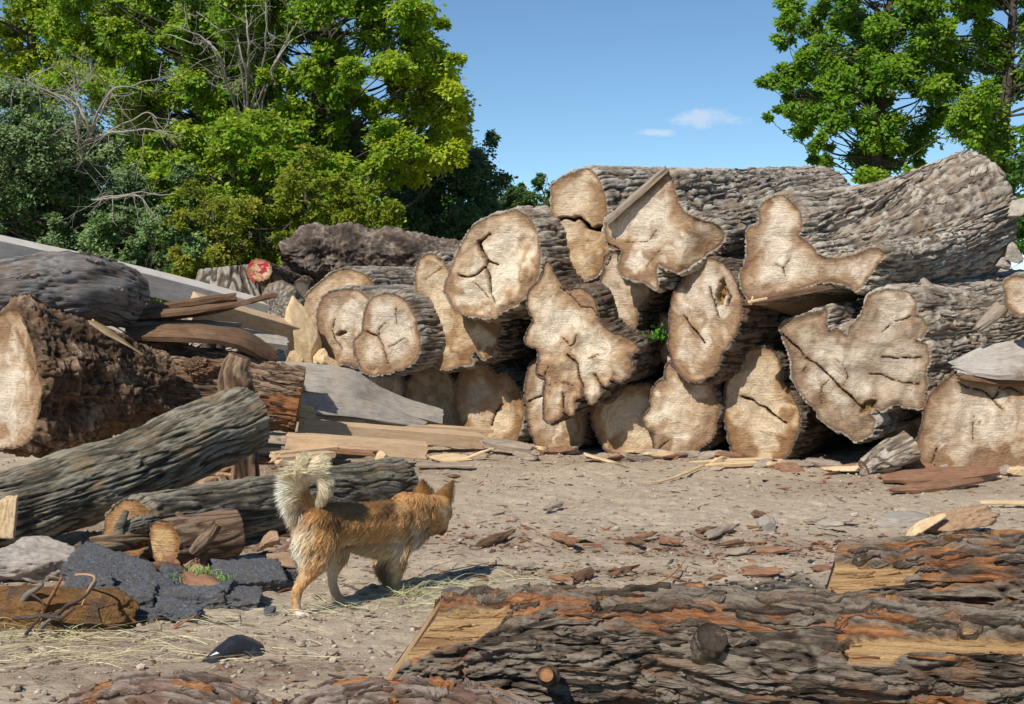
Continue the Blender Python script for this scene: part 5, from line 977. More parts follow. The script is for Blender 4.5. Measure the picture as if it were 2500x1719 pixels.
# ---------------------------------------------------------------- chips lying on the dirt
ch = [((150, 540), (360, 450), .05, 'fibre_wood', 'dark bark stick with a reddish end on the dirt right of the dog\'s head'),
      ((590, 472), (712, 522), .05, 'red_wood', 'reddish bark chip with a bright tip, second from the dog\'s head'),
      ((1040, 492), (1160, 466), .035, 'red_wood', 'brightest orange-red chip in the middle of the yard'),
      ((985, 495), (1100, 520), .05, 'fibre_wood', 'dark chip just left below the brightest orange-red chip'),
      ((1180, 505), (1300, 512), .035, 'red_wood', 'thin reddish chip just right below the brightest orange-red chip'),
      ((720, 498), (790, 485), .02, 'grey_wood', 'small grey curl beside the reddish chip with a bright tip'),
      ((1385, 455), (1505, 435), .04, 'fibre_wood', 'dark brown chip beside the long grey flake in the yard'),
      ((1450, 482), (1605, 418), .05, 'grey_wood', 'long grey flake pointing up right in the yard'),
      ((1550, 582), (1700, 556), .06, 'grey_wood', 'grey-brown bark scrap left of the red crumb heap'),
      ((1700, 562), (1910, 560), .06, 'red_wood', 'flat heap of red crumbs in the right half of the yard'),
      ((690, 725), (810, 672), .055, 'fibre_wood', 'upturned brown bark chip behind the foreground log'),
      ((570, 722), (680, 714), .04, 'red_wood', 'flat red chip left of the upturned bark chip'),
      ((900, 690), (1060, 655), .06, 'fibre_wood', 'ragged brown bark scrap right of the upturned chip'),
      ((530, 336), (630, 296), .04, 'grey_wood', 'pale pointed flake alone in the upper yard'),
      ((2075, 408), (2220, 414), .05, 'plank_grey', 'white-topped flake in the upper right of the yard'),
      ((2190, 400), (2300, 382), .05, 'grey_wood', 'dark flake touching the white-topped one'),
      ((1660, 682), (1870, 680), .08, 'red_wood', 'ragged red bark scrap behind the right foreground log\'s end'),
      ((1450, 728), (1540, 715), .04, 'fibre_wood', 'small black-shaded chip before the ragged red scrap'),
      ((360, 662), (465, 640), .05, 'grey_wood', 'grey flake near the dog\'s shadow'),
      ((130, 615), (260, 620), .05, 'grey_wood', 'dusty grey chip between the dog\'s head and its shadow'),
      ((1500, 535), (1660, 512), .02, 'fibre_wood', 'thin dark twiggy strip above the grey-brown scrap'),
      ((2010, 395), (2110, 385), .04, 'grey_wood', 'dull flake left of the white-topped flake'),
      ((1710, 350), (1770, 360), .03, 'fibre_wood', 'little dark chip high in the right of the yard'),
      ((2180, 670), (2060, 665), .05, 'red_wood', 'red crumbs beside the end of the right foreground log')]
for k, (a, b, w, mt, lb) in enumerate(ch):
    slab('bark_chip', lb, G(*C(18, [a])[0], .015), G(*C(18, [b])[0], .030), w * 1.25, .014, .012, mt, 220 + k, side=(.1, 1, .25), cat='bark chip', rag=.05, noise=.018, taper=[(.3, .9, .6, 1, .45, .2), (.8, 1, .7, .9, .6), (.2, .5, 1, .8, .9, .3)][k % 3])
chunk('pebble', 'cream pebble right of the dog\'s muzzle', G(*C(12, [(1668, 858)])[0], .012), (.018, .014, .012), (0, 0, 0), 'rock_white', 250, cat='pebble', sub=3)
chunk('pebble', 'whitish pebble under the flat heap of red crumbs', G(*C(18, [(1452, 578)])[0], .012), (.018, .014, .014), (0, 0, 0), 'rock_white', 251, cat='pebble', sub=3)
chunk('stone', 'grey angular stone near the upper right flakes', G(*C(18, [(1790, 420)])[0], .02), (.05, .05, .045), (0, .2, 0), 'stone_flat', 252, cat='stone', sub=4)
chunk('bark_chunk', 'triangular brown offcut propped below the log behind the dog\'s tail', pb(12, (205, 850), 7.4), (.065, .05, .035), (0, -.5, .2), 'chunk_tan', 253, cat='wood chunk', sub=4)
chunk('bark_chunk', 'light brown bark flake on the litter left of the dog\'s thigh', pb(12, (285, 1010), 7.0), (.10, .06, .03), (.1, .2, .2), 'chunk_tan', 254, cat='wood chunk', sub=4)

# crumbs nobody could count
slab('splinter', 'long tan splinter peeling down between the burl log and the grey log', pb(4, (600, 630), 9.95), pb(4, (940, 845), 10.2), .055, .02, .01, 'splinter', 406, side=(.6, .3, .8), cat='splinter', taper=(.8, 1, .6, .3, .1), noise=.006)
_r = np.random.RandomState(12)
for k in range(26):
    q = (_r.uniform(1080, 1800), _r.uniform(560, 740)) if k < 16 else (_r.uniform(500, 1500), _r.uniform(1180, 1330)); g = G(*C(10, [q])[0], .03)
    kk = k % 3; nm = ['dark brown', 'tan', 'reddish'][kk]
    chunk('bark_scrap', nm + ' bark scrap in the litter between the logs of the left heap', g, (_r.uniform(.06, .16), _r.uniform(.03, .06), _r.uniform(.02, .045)), (_r.uniform(-.4, .4), _r.uniform(-.4, .4), _r.uniform(-.8, .8)), ['fibre_wood', 'chunk_tan', 'red_wood'][kk], 430 + k, cat='scrap', sub=4, noise=.14, group=nm + ' scraps in the left heap')
def crumbs():
    rs = np.random.RandomState(77); acc = Acc(); D, F = ico(1)
    cen = [(G(px, py), rx, ry, w, kind) for px, py, rx, ry, w, kind in [(1600, 1320, 1.1, .25, 1.2, 1), (1800, 1340, .6, .2, 1, 1), (1230, 1310, .5, .3, .6, 1), (1430, 1395, .6, .14, .7, 1), (680, 1320, .5, .3, 1.4, 1), (400, 1390, .8, .4, 1.2, 1), (750, 1130, 1.2, .8, 1.5, 1), (1950, 1465, .4, .35, 1.3, 2), (2150, 1340, .5, .35, .7, 1), (1500, 1115, 2.4, .3, 1.3, 1), (2180, 1170, .9, .5, 1., 1)]]
    W = np.array([c[3] for c in cen]); W /= W.sum(); N = 9500; Cc = np.zeros((N, 3)); Kd = np.zeros(N, int)
    for i in range(N):
        if i < 3000: k = rs.choice(len(cen), p=W); g, rx, ry, w, kd = cen[k]; Cc[i] = (g[0] + rs.normal(0, rx * .8), g[1] + rs.normal(0, ry), 0); Kd[i] = kd
        else: y = 4.6 * (13.5 / 4.6) ** rs.rand(); Cc[i] = (rs.uniform(-.4, .4) * y, y, 0)
    Cc[:, 2] = ground_h(Cc[:, 0], Cc[:, 1])
    for i in range(N):
        s = abs(rs.normal(0, .0048)) + .003
        if rs.rand() < .05: s *= 2.0
        pb_ = rs.rand()
        if Kd[i] == 1 and pb_ < .8: col = np.array([.17, .075, .04]) * rs.uniform(.5, 1.7); sz = np.array([s * rs.uniform(1.2, 4), s, s * .45])
        elif Kd[i] == 2 and pb_ < .75: col = np.array([.03, .03, .03]) * rs.uniform(.5, 1.6); sz = np.array([s * 1.3, s, s * .7])
        elif pb_ < .55: col = np.array([.36, .30, .24]) * rs.uniform(.6, 1.35); sz = np.array([s * 1.2, s, s * .8])
        elif pb_ < .60: s = min(s, .009); col = np.array([.52, .46, .38]) * rs.uniform(.8, 1.1); sz = np.array([s, s * .9, s * .7])
        else: col = np.array([.15, .10, .07]) * rs.uniform(.6, 1.4); sz = np.array([s * rs.uniform(1.5, 5), s * .7, s * .35])
        V = D * (1 + rs.uniform(-.3, .3, (len(D), 1))) * sz; a = rs.uniform(-1.2, 1.2); R_ = np.array([[math.cos(a), -math.sin(a), 0], [math.sin(a), math.cos(a), 0], [0, 0, 1]]); t_ = rs.uniform(-.35, .35); R2 = np.array([[math.cos(t_), 0, math.sin(t_)], [0, 1, 0], [-math.sin(t_), 0, math.cos(t_)]])
        acc.add(V @ (R_ @ R2).T + Cc[i] + (0, 0, sz[2] * .6), F, col=np.append(col, 1))
    tag(acc.build('bark_crumbs', M['crumb'], smooth=False, base=(0, 7, 0)), 'crumbs of bark, grit and small stones scattered over the dirt', 'litter', kind='stuff')
crumbs()
def straw():
    rs = np.random.RandomState(78); acc = Acc()
    def blade(p, a, L, w, lift, col, curl):
        d = np.array([math.cos(a), math.sin(a), 0]); s = np.array([-d[1], d[0], 0]); m = 6; t = np.linspace(0, 1, m)[:, None]
        c = p + d * L * t + s * curl * t * t + np.array([0, 0, 1]) * (lift * np.sin(t * math.pi * rs.uniform(.6, 1.2)))
        c[:, 2] = np.maximum(c[:, 2], p[2]); u = nrm(s + np.array([0, 0, rs.uniform(-.8, .8)])) * w
        V = np.vstack([c - u * (1 - t * .6), c + u * (1 - t * .6)]); i = np.arange(m - 1); acc.add(V, np.stack([i, i + 1, i + 1 + m, i + m], 1), col=np.append(col, 1))
    zones = [((11, (420, 1010)), .55, .10, 420, (.62, .55, .32), .03), ((11, (700, 1160)), .62, .06, 260, (.70, .60, .36), .02), ((11, (250, 930)), .3, .08, 160, (.5, .5, .26), .05), ((11, (1600, 860)), .75, .10, 110, (.52, .50, .30), .02), ((11, (1950, 1200)), .35, .06, 50, (.66, .56, .36), .015),
             ((12, (1250, 1290)), .11, .07, 150, (.46, .50, .26), .05), ((12, (1600, 1220)), .34, .07, 170, (.56, .56, .36), .03), ((12, (900, 1385)), .55, .05, 150, (.56, .55, .34), .02), ((12, (450, 1440)), .30, .06, 70, (.60, .56, .36), .02), ((18, (430, 710)), .4, .08, 80, (.5, .52, .3), .02), ((18, (1280, 680)), .12, .12, 24, (.55, .5, .32), .02), ((18, (1200, 760)), 1.2, .3, 70, (.5, .43, .28), .01), ((11, (2000, 1000)), 1.0, .25, 70, (.6, .52, .34), .01)]
    for (c, q), rx, ry, n, col, lf in zones:
        g = G(*C(c, [q])[0], 0)
        for k in range(int(n * .62)):
            x = g[0] + rs.normal(0, rx * .5); y = g[1] + rs.normal(0, ry); z = float(ground_h(np.array([x]), np.array([y]))[0]) + rs.uniform(.002, .018)
            blade(np.array([x, y, z]), rs.normal(0, .55) + (math.pi if rs.rand() < .5 else 0), rs.uniform(.05, .26), rs.uniform(.0008, .0022), rs.uniform(0, lf), np.array(col) * rs.uniform(.6, 1.25), rs.normal(0, .03))
    for (x1, y1, x2, y2) in [(1180, 1270, 1640, 1010), (1210, 1290, 1890, 1035), (1890, 1035, 2010, 1032), (1230, 1280, 1760, 1060)]:
        a = G(*C(12, [(x1, y1)])[0], .02); b = G(*C(12, [(x2, y2)])[0], .02); V, F = tube(catmull([a, (a + b) / 2 + (0, 0, .03), b], 10), .0022, 4); acc.add(V, F, col=np.array([.58, .46, .28, 1]))
    for c, q, n in ((11, (1640, 500), 70), (11, (1770, 560), 60), (11, (1480, 530), 25)):       # green weeds on the rubble
        for k in range(n):
            p = pb(c, q, 6.55) + rs.normal(0, (.035, .03, .008)); blade(p, rs.uniform(0, 6.3), rs.uniform(.02, .05), .0022, rs.uniform(.01, .04), np.array([.22, .36, .10]) * rs.uniform(.6, 1.3), 0)
    tag(acc.build('straw', M['straw_mat'], smooth=False, base=(0, 6, 0)), 'dry straw and grass stems strewn on the dirt', 'straw', kind='stuff')
straw()
# ---------------------------------------------------------------- dog
def dog():
    J = lambda x, y, Y: pb(12, (x, y), Y)
    ax = nrm([.8, .6, 0]); lat = np.array([.6, -.8, 0])
    root = thing('dog', 'shaggy golden-brown and cream dog with a curled bushy tail, walking away on the dirt', 'dog', (J(850, 1400, 6.42)[0], 6.42, 0))
    chains = [  # points (crop 12, depth) with radii, strung into one body
        [(520, 665, 6.26, .070), (590, 715, 6.29, .100), (720, 725, 6.35, .112), (870, 725, 6.42, .112), (1000, 722, 6.50, .120), (1120, 720, 6.57, .128), (1220, 700, 6.63, .116), (1310, 670, 6.69, .098)],
        [(860, 790, 6.44, .085), (980, 825, 6.50, .094), (1100, 845, 6.56, .096), (1200, 825, 6.62, .092), (1290, 800, 6.67, .080), (1350, 760, 6.71, .065)],
        [(1250, 630, 6.66, .105), (1340, 625, 6.73, .102), (1420, 635, 6.78, .096), (1470, 650, 6.81, .088)],
        [(1440, 590, 6.81, .074), (1500, 600, 6.84, .078), (1540, 640, 6.87, .056), (1470, 720, 6.83, .070)],
        [(1520, 660, 6.89, .050), (1538, 720, 6.94, .036), (1538, 775, 6.97, .026), (1526, 802, 6.985, .019)],
        # hind legs: near then far
        [(560, 740, 6.24, .105), (560, 850, 6.22, .112), (560, 950, 6.21, .085), (545, 1050, 6.20, .056), (460, 1160, 6.17, .034), (408, 1235, 6.16, .029), (395, 1330, 6.17, .024), (400, 1415, 6.17, .022), (440, 1448, 6.17, .020), (485, 1452, 6.17, .014)],
        [(680, 800, 6.42, .095), (710, 900, 6.44, .078), (705, 1020, 6.46, .052), (672, 1110, 6.46, .036), (672, 1190, 6.46, .029), (700, 1265, 6.45, .025), (745, 1335, 6.43, .021), (800, 1350, 6.42, .019), (870, 1340, 6.42, .015)],
        # front legs: near then far (bent)
        [(1230, 760, 6.60, .085), (1215, 880, 6.58, .062), (1190, 960, 6.57, .054), (1178, 1060, 6.60, .042), (1165, 1150, 6.63, .033), (1155, 1225, 6.65, .024), (1160, 1262, 6.63, .021)],
        [(1190, 830, 6.72, .060), (1120, 940, 6.72, .046), (1050, 1000, 6.73, .034), (1060, 1080, 6.75, .026), (1100, 1130, 6.76, .022), (1125, 1190, 6.77, .018)],
    ]
    tail = [(530, 650, 6.25, .030), (480, 590, 6.22, .038), (435, 500, 6.19, .044), (415, 400, 6.18, .052), (450, 320, 6.17, .058), (530, 300, 6.17, .058), (592, 350, 6.18, .050), (612, 430, 6.19, .040), (600, 500, 6.20, .030), (568, 545, 6.21, .016)]
    D, F = ico(2); Vs = []; Fs = []; n = 0
    skel = []
    for ci, ch_ in enumerate(chains + [tail]):
        pts = np.array([J(x, y, Y) for x, y, Y, r in ch_]); rr = np.array([c[3] for c in ch_])
        for i in range(len(pts) - 1):
            L = np.linalg.norm(pts[i + 1] - pts[i]); k = max(2, int(L / (min(rr[i], rr[i + 1]) * .22)))
            for t in np.linspace(0, 1, k):
                r = (rr[i] * (1 - t) + rr[i + 1] * t) * .86
                Vs.append(D * r + pts[i] * (1 - t) + pts[i + 1] * t); Fs.append(F + n); n += len(D)
            skel.append((ci, pts[i], pts[i + 1], rr[i], rr[i + 1]))
    # paws
    for (x, y, Y) in [(455, 1452, 6.15), (850, 1350, 6.41), (1168, 1268, 6.62)]:
        Vs.append(D * np.array([.036, .030, .018]) + J(x, y, Y)); Fs.append(F + n); n += len(D)
    me = bpy.data.meshes.new('tmp'); me.from_pydata([tuple(v) for v in np.vstack(Vs)], [], [tuple(int(i) for i in f) for f in np.vstack(Fs)])
    tmp = bpy.data.objects.new('tmp', me); COL.objects.link(tmp)
    md = tmp.modifiers.new('r', 'REMESH'); md.mode = 'VOXEL'; md.voxel_size = .0065
    sm = tmp.modifiers.new('s', 'SMOOTH'); sm.factor = .5; sm.iterations = 8
    dg = bpy.context.evaluated_depsgraph_get(); me2 = bpy.data.meshes.new_from_object(tmp.evaluated_get(dg)); bpy.data.objects.remove(tmp); bpy.data.meshes.remove(me)
    V = np.empty(len(me2.vertices) * 3); me2.vertices.foreach_get('co', V); V = V.reshape(-1, 3); me2.calc_loop_triangles()
    T = np.empty(len(me2.loop_triangles) * 3, int); me2.loop_triangles.foreach_get('vertices', T); T = T.reshape(-1, 3)
    Q = np.array([p.vertices[:] for p in me2.polygons if len(p.vertices) == 4]); bpy.data.meshes.remove(me2)
    # coat colours by place on the animal
    gold = np.array([.62, .34, .13]); amber = np.array([.72, .46, .22]); brown = np.array([.17, .068, .026]); dark = np.array([.045, .018, .010]); cream = np.array([.86, .72, .50]); white = np.array([.92, .87, .78]); grey = np.array([.42, .31, .20])
    spots = [(880, 555, 320, 80, brown * 1.3, .85), (700, 560, 160, 40, brown, .7), (840, 650, 230, 95, gold * .42, .85), (1120, 620, 95, 80, dark * 1.6, .85), (760, 700, 60, 40, dark, .6), (880, 520, 260, 18, dark, .8), (650, 720, 90, 60, brown, .6), (470, 600, 55, 80, brown, .75), (500, 540, 25, 60, dark, .6),
             (980, 850, 240, 60, amber * 1.1, .9), (1000, 950, 190, 55, cream, .95), (850, 880, 90, 50, cream, .6), (1225, 640, 34, 150, amber * 1.05, .55), (1205, 900, 55, 90, cream, .9), (1180, 1100, 80, 180, cream, .95), (1290, 700, 30, 120, brown, .55), (1300, 620, 30, 60, brown, .4),
             (1350, 860, 45, 90, white, .9), (1400, 700, 80, 110, amber * 1.15, .6), (1450, 790, 60, 40, cream, .5), (1562, 650, 20, 50, cream, .7), (1570, 700, 20, 40, cream, .8), (1530, 800, 40, 22, dark, .9), (1545, 740, 30, 25, grey, .5), (1480, 560, 110, 50, gold * .8, .5),
             (410, 890, 95, 200, white, .98), (500, 800, 70, 70, cream, .8), (620, 900, 90, 90, amber, .6), (500, 980, 60, 60, cream, .8), (540, 1090, 60, 60, gold * 1.05, .8), (400, 1290, 50, 100, amber, .7), (440, 1440, 60, 40, white, .95), (440, 1340, 18, 60, white, .7), (690, 1130, 80, 170, cream, .9), (740, 960, 60, 60, cream, .7), (830, 1340, 90, 40, cream, .95),
             (1080, 1060, 60, 60, grey * .8, .8), (1110, 1150, 50, 60, grey, .7), (640, 1010, 40, 30, cream, .5)]
    def coat(p, rs_seed=0):
        px, py = proj(p); x = (px - 600) / .31325; y = (py - 1050) / .31325
        wv = p * 22; x = x + 40 * pn(wv, 3) + 25 * pn(wv * 3, 8); y = y + 34 * pn(wv, 4) + 25 * pn(wv * 3, 9)
        c = np.tile(gold, (len(p), 1)) * (1 + .25 * pn(p * 14, 7))[:, None]
        for sx, sy, rx, ry, cc, a in spots:
            w = a * np.exp(-((((x - sx) / rx) ** 2 + ((y - sy) / ry) ** 2)) ** 1.15); c = c * (1 - w[:, None]) + cc * w[:, None]
        return c
    # which chain is each vertex nearest to
    def nearest(p):
        best = np.full(len(p), 9.); ci = np.zeros(len(p), int); dr = np.zeros((len(p), 3)); tt = np.zeros(len(p))
        for (c, a, b, ra, rb) in skel:
            ab = b - a; t = np.clip(((p - a) @ ab) / (ab @ ab), 0, 1); d = np.linalg.norm(p - a - t[:, None] * ab, axis=1) - (ra + (rb - ra) * t)
            m = d < best; best[m] = d[m]; ci[m] = c; dr[m] = ab / np.linalg.norm(ab)
        return ci, dr
    tl = len(chains)
    ci, dr = nearest(V); cv = coat(V); istail = ci == tl; 
    def tailcol(p):
        px, py = proj(p); x = (px - 600) / .31325; y = (py - 1050) / .31325; w = np.exp(-(((x - 490) / 70) ** 2 + ((y - 610) / 100) ** 2)); w2 = np.exp(-(((x - 500) / 30) ** 2 + ((y - 520) / 90) ** 2)) * .8
        c = np.tile(np.array([.78, .66, .47]), (len(p), 1)) * (1 + .15 * pn(p * 25, 5))[:, None]; c = c * (1 - w[:, None]) + amber * .8 * w[:, None]; return c * (1 - w2[:, None]) + brown * w2[:, None]
    cv[istail] = tailcol(V[istail])
    mk('body', V, [Q] if len(Q) * 2 >= len(T) else [T], M['skin_fur'], root, dict(col=np.c_[np.clip(cv * .8, 0, 1), np.ones(len(V))]))
    # ears
    ears = Acc()
    def ear(b1, b2, tip, depth, inner):
        m, k = 12, 9; S = []
        for i in range(m):
            t = i / (m - 1); w = (1 - t ** 1.6) + .04; c = (b1 + b2) / 2 * (1 - t) + tip * t; h = (b2 - b1) / 2 * w
            for j in range(k):
                u = j / (k - 1) * 2 - 1; S.append(c + h * u + depth * (1 - u * u) * (1 - t * .8))
        S = np.array(S); th = np.array([.0, .006, .0]); return S, np.vstack([S, S + th]), m, k
    earS = []
    for b1, b2, tip, dep in [((1322, 500, 6.74), (1450, 498, 6.80), (1378, 405, 6.76), np.array([-.008, -.022, .0])), ((1478, 520, 6.82), (1590, 585, 6.88), (1612, 408, 6.86), np.array([-.010, -.022, .004]))]:
        S, V2, m, k = ear(J(*b1), J(*b2), J(*tip), dep, 0); f1 = grid_faces(m, k, False); f2 = grid_faces(m, k, False, off=m * k, flip=True)
        i = np.arange(m - 1); e = [np.stack([i * k, (i + 1) * k, (i + 1) * k + m * k, i * k + m * k], 1), np.stack([i * k + k - 1, i * k + k - 1 + m * k, (i + 1) * k + k - 1 + m * k, (i + 1) * k + k - 1], 1)]
        j = np.arange(k - 1); e += [np.stack([(m - 1) * k + j, (m - 1) * k + j + 1, (m - 1) * k + j + 1 + m * k, (m - 1) * k + j + m * k], 1)]
        px, py = proj(V2); rim = np.tile(np.abs(np.linspace(-1, 1, k)) ** 4, m * 2); tip_ = np.tile(np.repeat(np.linspace(0, 1, m), k) ** 3, 2); w = np.clip(rim * .7 + tip_ * .6, 0, 1)[:, None]
        c = gold * 1.05 * (1 - w) + dark * 1.6 * w; ears.add(V2, [f1, f2] + e, col=np.c_[c, np.ones(len(c))]); earS.append((S, m, k, J(*tip)))
    ears.build('ear', M['skin_fur'], root)
    # nose and eye
    nv_, nf_ = ico(2); mk('nose', nv_ * np.array([.013, .013, .011]) + J(1530, 806, 6.985), nf_, M['nose'], root)
    mk('eye', nv_ * .0085 + J(1578, 655, 6.905), nf_, M['nose'], root)
    # ------------- fur strands
    rs = np.random.RandomState(9)
    tri = V[T]; nr = np.cross(tri[:, 1] - tri[:, 0], tri[:, 2] - tri[:, 0]); ar = np.linalg.norm(nr, axis=1) / 2; nr = nr / (2 * ar[:, None] + 1e-12)
    cen_ = tri.mean(1); tci, _ = nearest(cen_)
    wt = ar * np.where(tci == tl, 3.2, 1.0)
    N = 110000; pick = rs.choice(len(T), N, p=wt / wt.sum()); u = rs.rand(N, 2); fl = u.sum(1) > 1; u[fl] = 1 - u[fl]
    p = tri[pick, 0] + u[:, :1] * (tri[pick, 1] - tri[pick, 0]) + u[:, 1:] * (tri[pick, 2] - tri[pick, 0]); nn = nr[pick]
    ci, dr = nearest(p); px, py = proj(p); x = (px - 600) / .31325; y = (py - 1050) / .31325
    down = np.array([0, 0, -1.])
    back = -ax
    flow = np.tile(back * .9 + down * .55, (N, 1))
    leg = (ci >= 5) & (ci <= 8); lowleg = leg & (y > 1050)
    flow[leg] = back * .45 + down * 1.0
    th = (ci == 5) & (y < 1050); flow[th] = back * .8 + down * .8
    neck = (ci == 2) | (ci == 3); flow[neck] = back * .55 + down * .9; mz = ci == 4; flow[mz] = back * .5 + np.array([0, 0, .6])
    tt_ = ci == tl; 
    # tail: out and back from the curl, sweeping along it
    tc_ = J(560, 410, 6.2); out = p - tc_; out[:, 1] *= .4; out /= np.linalg.norm(out, axis=1)[:, None]; outer = ((p - tc_) * 0 + out)
    left = x < 520
    # strands follow the tail towards its tip and fan outward; the root part hangs like a plume
    flow[tt_] = dr[tt_] * 1.2 + out[tt_] * .12 + down * .05
    hw = sstep(330, 560, y) * (1 - sstep(.0, .45, nn[:, 0])) * (1 - sstep(430, 500, x)) * tt_; hang = tt_ & (hw > .5)
    hd_ = out * .55 + down * .85 + np.array([-.35, 0, 0]); flow = np.where(tt_[:, None] & (hw > .02)[:, None], dr * 1.2 * (1 - hw)[:, None] + hd_ * hw[:, None], flow)
    topl = tt_ & (x < 450) & (y <= 340) & (rs.rand(N) < .03) & (nn[:, 0] < .1); flow[topl] = np.array([-.9, 0, .05])
    inner = tt_ & ((nn * out).sum(1) < -.2); flow[inner] = dr[inner]
    ln = np.full(N, .030)
    ln[neck] = .042; ln[mz] = .010; ln[ci == 3] = .022; ln[(ci == 0)] = .032; ln[(ci == 1)] = .055
    ln[leg & (y < 1050)] = .042; ln[lowleg] = .020; ln[lowleg & (ci == 7)] = .04; ln[(ci == 8)] = .05; ln[leg & (y > 1330)] = .011; ln[(ci == 7) & (y > 1220)] = .016
    ln[(ci == 6) & (y > 1000)] = .016
    butt = (x < 540) & (y > 680) & (y < 1050) & ~tt_; ln[butt] = .065
    ln[tt_] = .060; ln[inner] = .022; ln[tt_ & (x > 560)] = .045; ln[topl] = .085; ln = np.where(tt_ & ~inner & (hw > .02), .05 + .065 * hw, ln)
    ln[(x > 1480) & (y > 560) & ~leg] = .016
    ln *= rs.uniform(.65, 1.2, N)
    jit = rs.normal(0, .10, (N, 3)); clump = np.stack([pn(p * 30, 1), pn(p * 30, 2), pn(p * 30, 3)], -1) * .34
    d0 = flow / np.linalg.norm(flow, axis=1)[:, None] + jit + clump
    dt_ = d0 - nn * (d0 * nn).sum(1)[:, None]; dt_ /= np.linalg.norm(dt_, axis=1)[:, None] + 1e-9
    lift = np.where(tt_, .15 + .25 * hw + .2 * topl, np.where(ci == 1, .36, .26)) + np.where(leg & (y < 1050), .1, 0); lift = lift * rs.uniform(.7, 1.3, N)
    dirn = dt_ + nn * lift[:, None]; dirn /= np.linalg.norm(dirn, axis=1)[:, None]
    grav = np.where(tt_ & ~hang, .15, .5); target = d0 / np.linalg.norm(d0, axis=1)[:, None]
    K = 5; pts = [p - nn * .003]; cur = dirn.copy()
    for i in range(1, K):
        pts.append(pts[-1] + cur * (ln / (K - 1))[:, None]); cur = cur + target * .28 + down * (grav * .16)[:, None] + rs.normal(0, .05, (N, 3)); cur /= np.linalg.norm(cur, axis=1)[:, None]
    pts = np.stack(pts, 1)
    side = np.cross(dirn, nn) + rs.normal(0, .5, (N, 3)); side /= np.linalg.norm(side, axis=1)[:, None]
    wd = np.where(tt_, .0014, .0013) * rs.uniform(.7, 1.4, N); prof = np.array([1, .95, .8, .5, .06])
    a = pts - side[:, None] * (wd[:, None] * prof)[..., None]; b = pts + side[:, None] * (wd[:, None] * prof)[..., None]
    W = np.stack([a, b], 2).reshape(-1, 3); base_i = (np.arange(N) * K * 2)[:, None, None]; i = np.arange(K - 1)[None, :, None] * 2
    Fq = (base_i + i + np.array([0, 1, 3, 2])[None, None]).reshape(-1, 4)
    cf = coat(p); cf[tt_] = tailcol(p[tt_])
    out_l = hang & (x < 420) & (y > 420); cf[out_l] = white * .98
    cf = cf * rs.uniform(.6, 1.3, (N, 1)) * (1 + .35 * pn(p * 60, 6))[:, None]
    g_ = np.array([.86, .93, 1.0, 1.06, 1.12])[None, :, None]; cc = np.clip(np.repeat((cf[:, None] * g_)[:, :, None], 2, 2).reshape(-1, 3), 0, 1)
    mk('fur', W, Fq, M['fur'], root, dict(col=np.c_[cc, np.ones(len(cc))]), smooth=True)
    # ear fur
    acc = Acc()
    for S, m, k, tip in earS:
        S3 = S.reshape(m, k, 3); n3 = grid_normals(S3, False).reshape(-1, 3)
        if (n3 @ np.array([0, -1, 0])).mean() < 0: n3 = -n3
        for q_ in range(1500):
            i0 = rs.randint(len(S)); pp = S[i0] + rs.normal(0, .004, 3); d = nrm(nrm(tip - S.mean(0)) + n3[i0] * .25 + rs.normal(0, .2, 3)); l = rs.uniform(.008, .018); s = nrm(np.cross(d, n3[i0])) * .0009
            if i0 < k * 3: l *= 1.8
            row = i0 // k / (m - 1); rim = abs((i0 % k) / (k - 1) * 2 - 1) ** 4; w = min(1, rim * .6 + row ** 3 * .6); c = (gold * 1.1 * (1 - w) + dark * 1.5 * w) * rs.uniform(.75, 1.25)
            acc.add(np.array([pp - s, pp + s, pp + d * l * .6 + s * .7, pp + d * l]), np.array([[0, 1, 2, 3]]), col=np.append(np.clip(c, 0, 1), 1))
    acc.build('ear_fur', M['fur'], root, smooth=False)
M['nose'] = plain_mat('nose', (.012, .010, .010), (.02, .018, .018), 40, rough=.35, bump=.001, spec=.5)
dog()
# ---------------------------------------------------------------- trees
def leaves(acc, P0, n_dir, size, col, rs, asp=.42, droop=.5, jitc=.22, fold=.25):
    """one folded diamond leaf for each point"""
    N = len(P0); d = rs.normal(size=(N, 3)) * np.array([1, 1, .55]) + np.array([0, 0, -droop]) + n_dir * .35; d /= np.linalg.norm(d, axis=1)[:, None]
    up = rs.normal(0, .5, (N, 3)) + np.array([-.45, -.85, .8]) + n_dir * .4; s = np.cross(d, up); s /= np.linalg.norm(s, axis=1)[:, None]; nn = np.cross(s, d)
    L = size * rs.uniform(.65, 1.3, N)[:, None]; w = L * asp * rs.uniform(.8, 1.2, (N, 1))
    V = np.stack([P0, P0 + d * L * .45 + s * w - nn * w * fold, P0 + d * L, P0 + d * L * .45 - s * w - nn * w * fold], 1).reshape(-1, 3)
    b = (np.arange(N) * 4)[:, None]; F = np.vstack([b + np.array([0, 1, 2]), b + np.array([0, 2, 3])])
    c = np.clip(np.asarray(col) * rs.uniform(1 - jitc, 1 + jitc, (N, 1)) * (1 + rs.normal(0, .06, (N, 3))), 0, 1)
    acc.add(V, F, col=np.c_[np.repeat(c, 4, 0), np.ones(N * 4)])
def curve(a, b, bend, rs, n=8):
    m = (a + b) / 2 + rs.normal(0, bend, 3); return catmull([a, m, b], n)
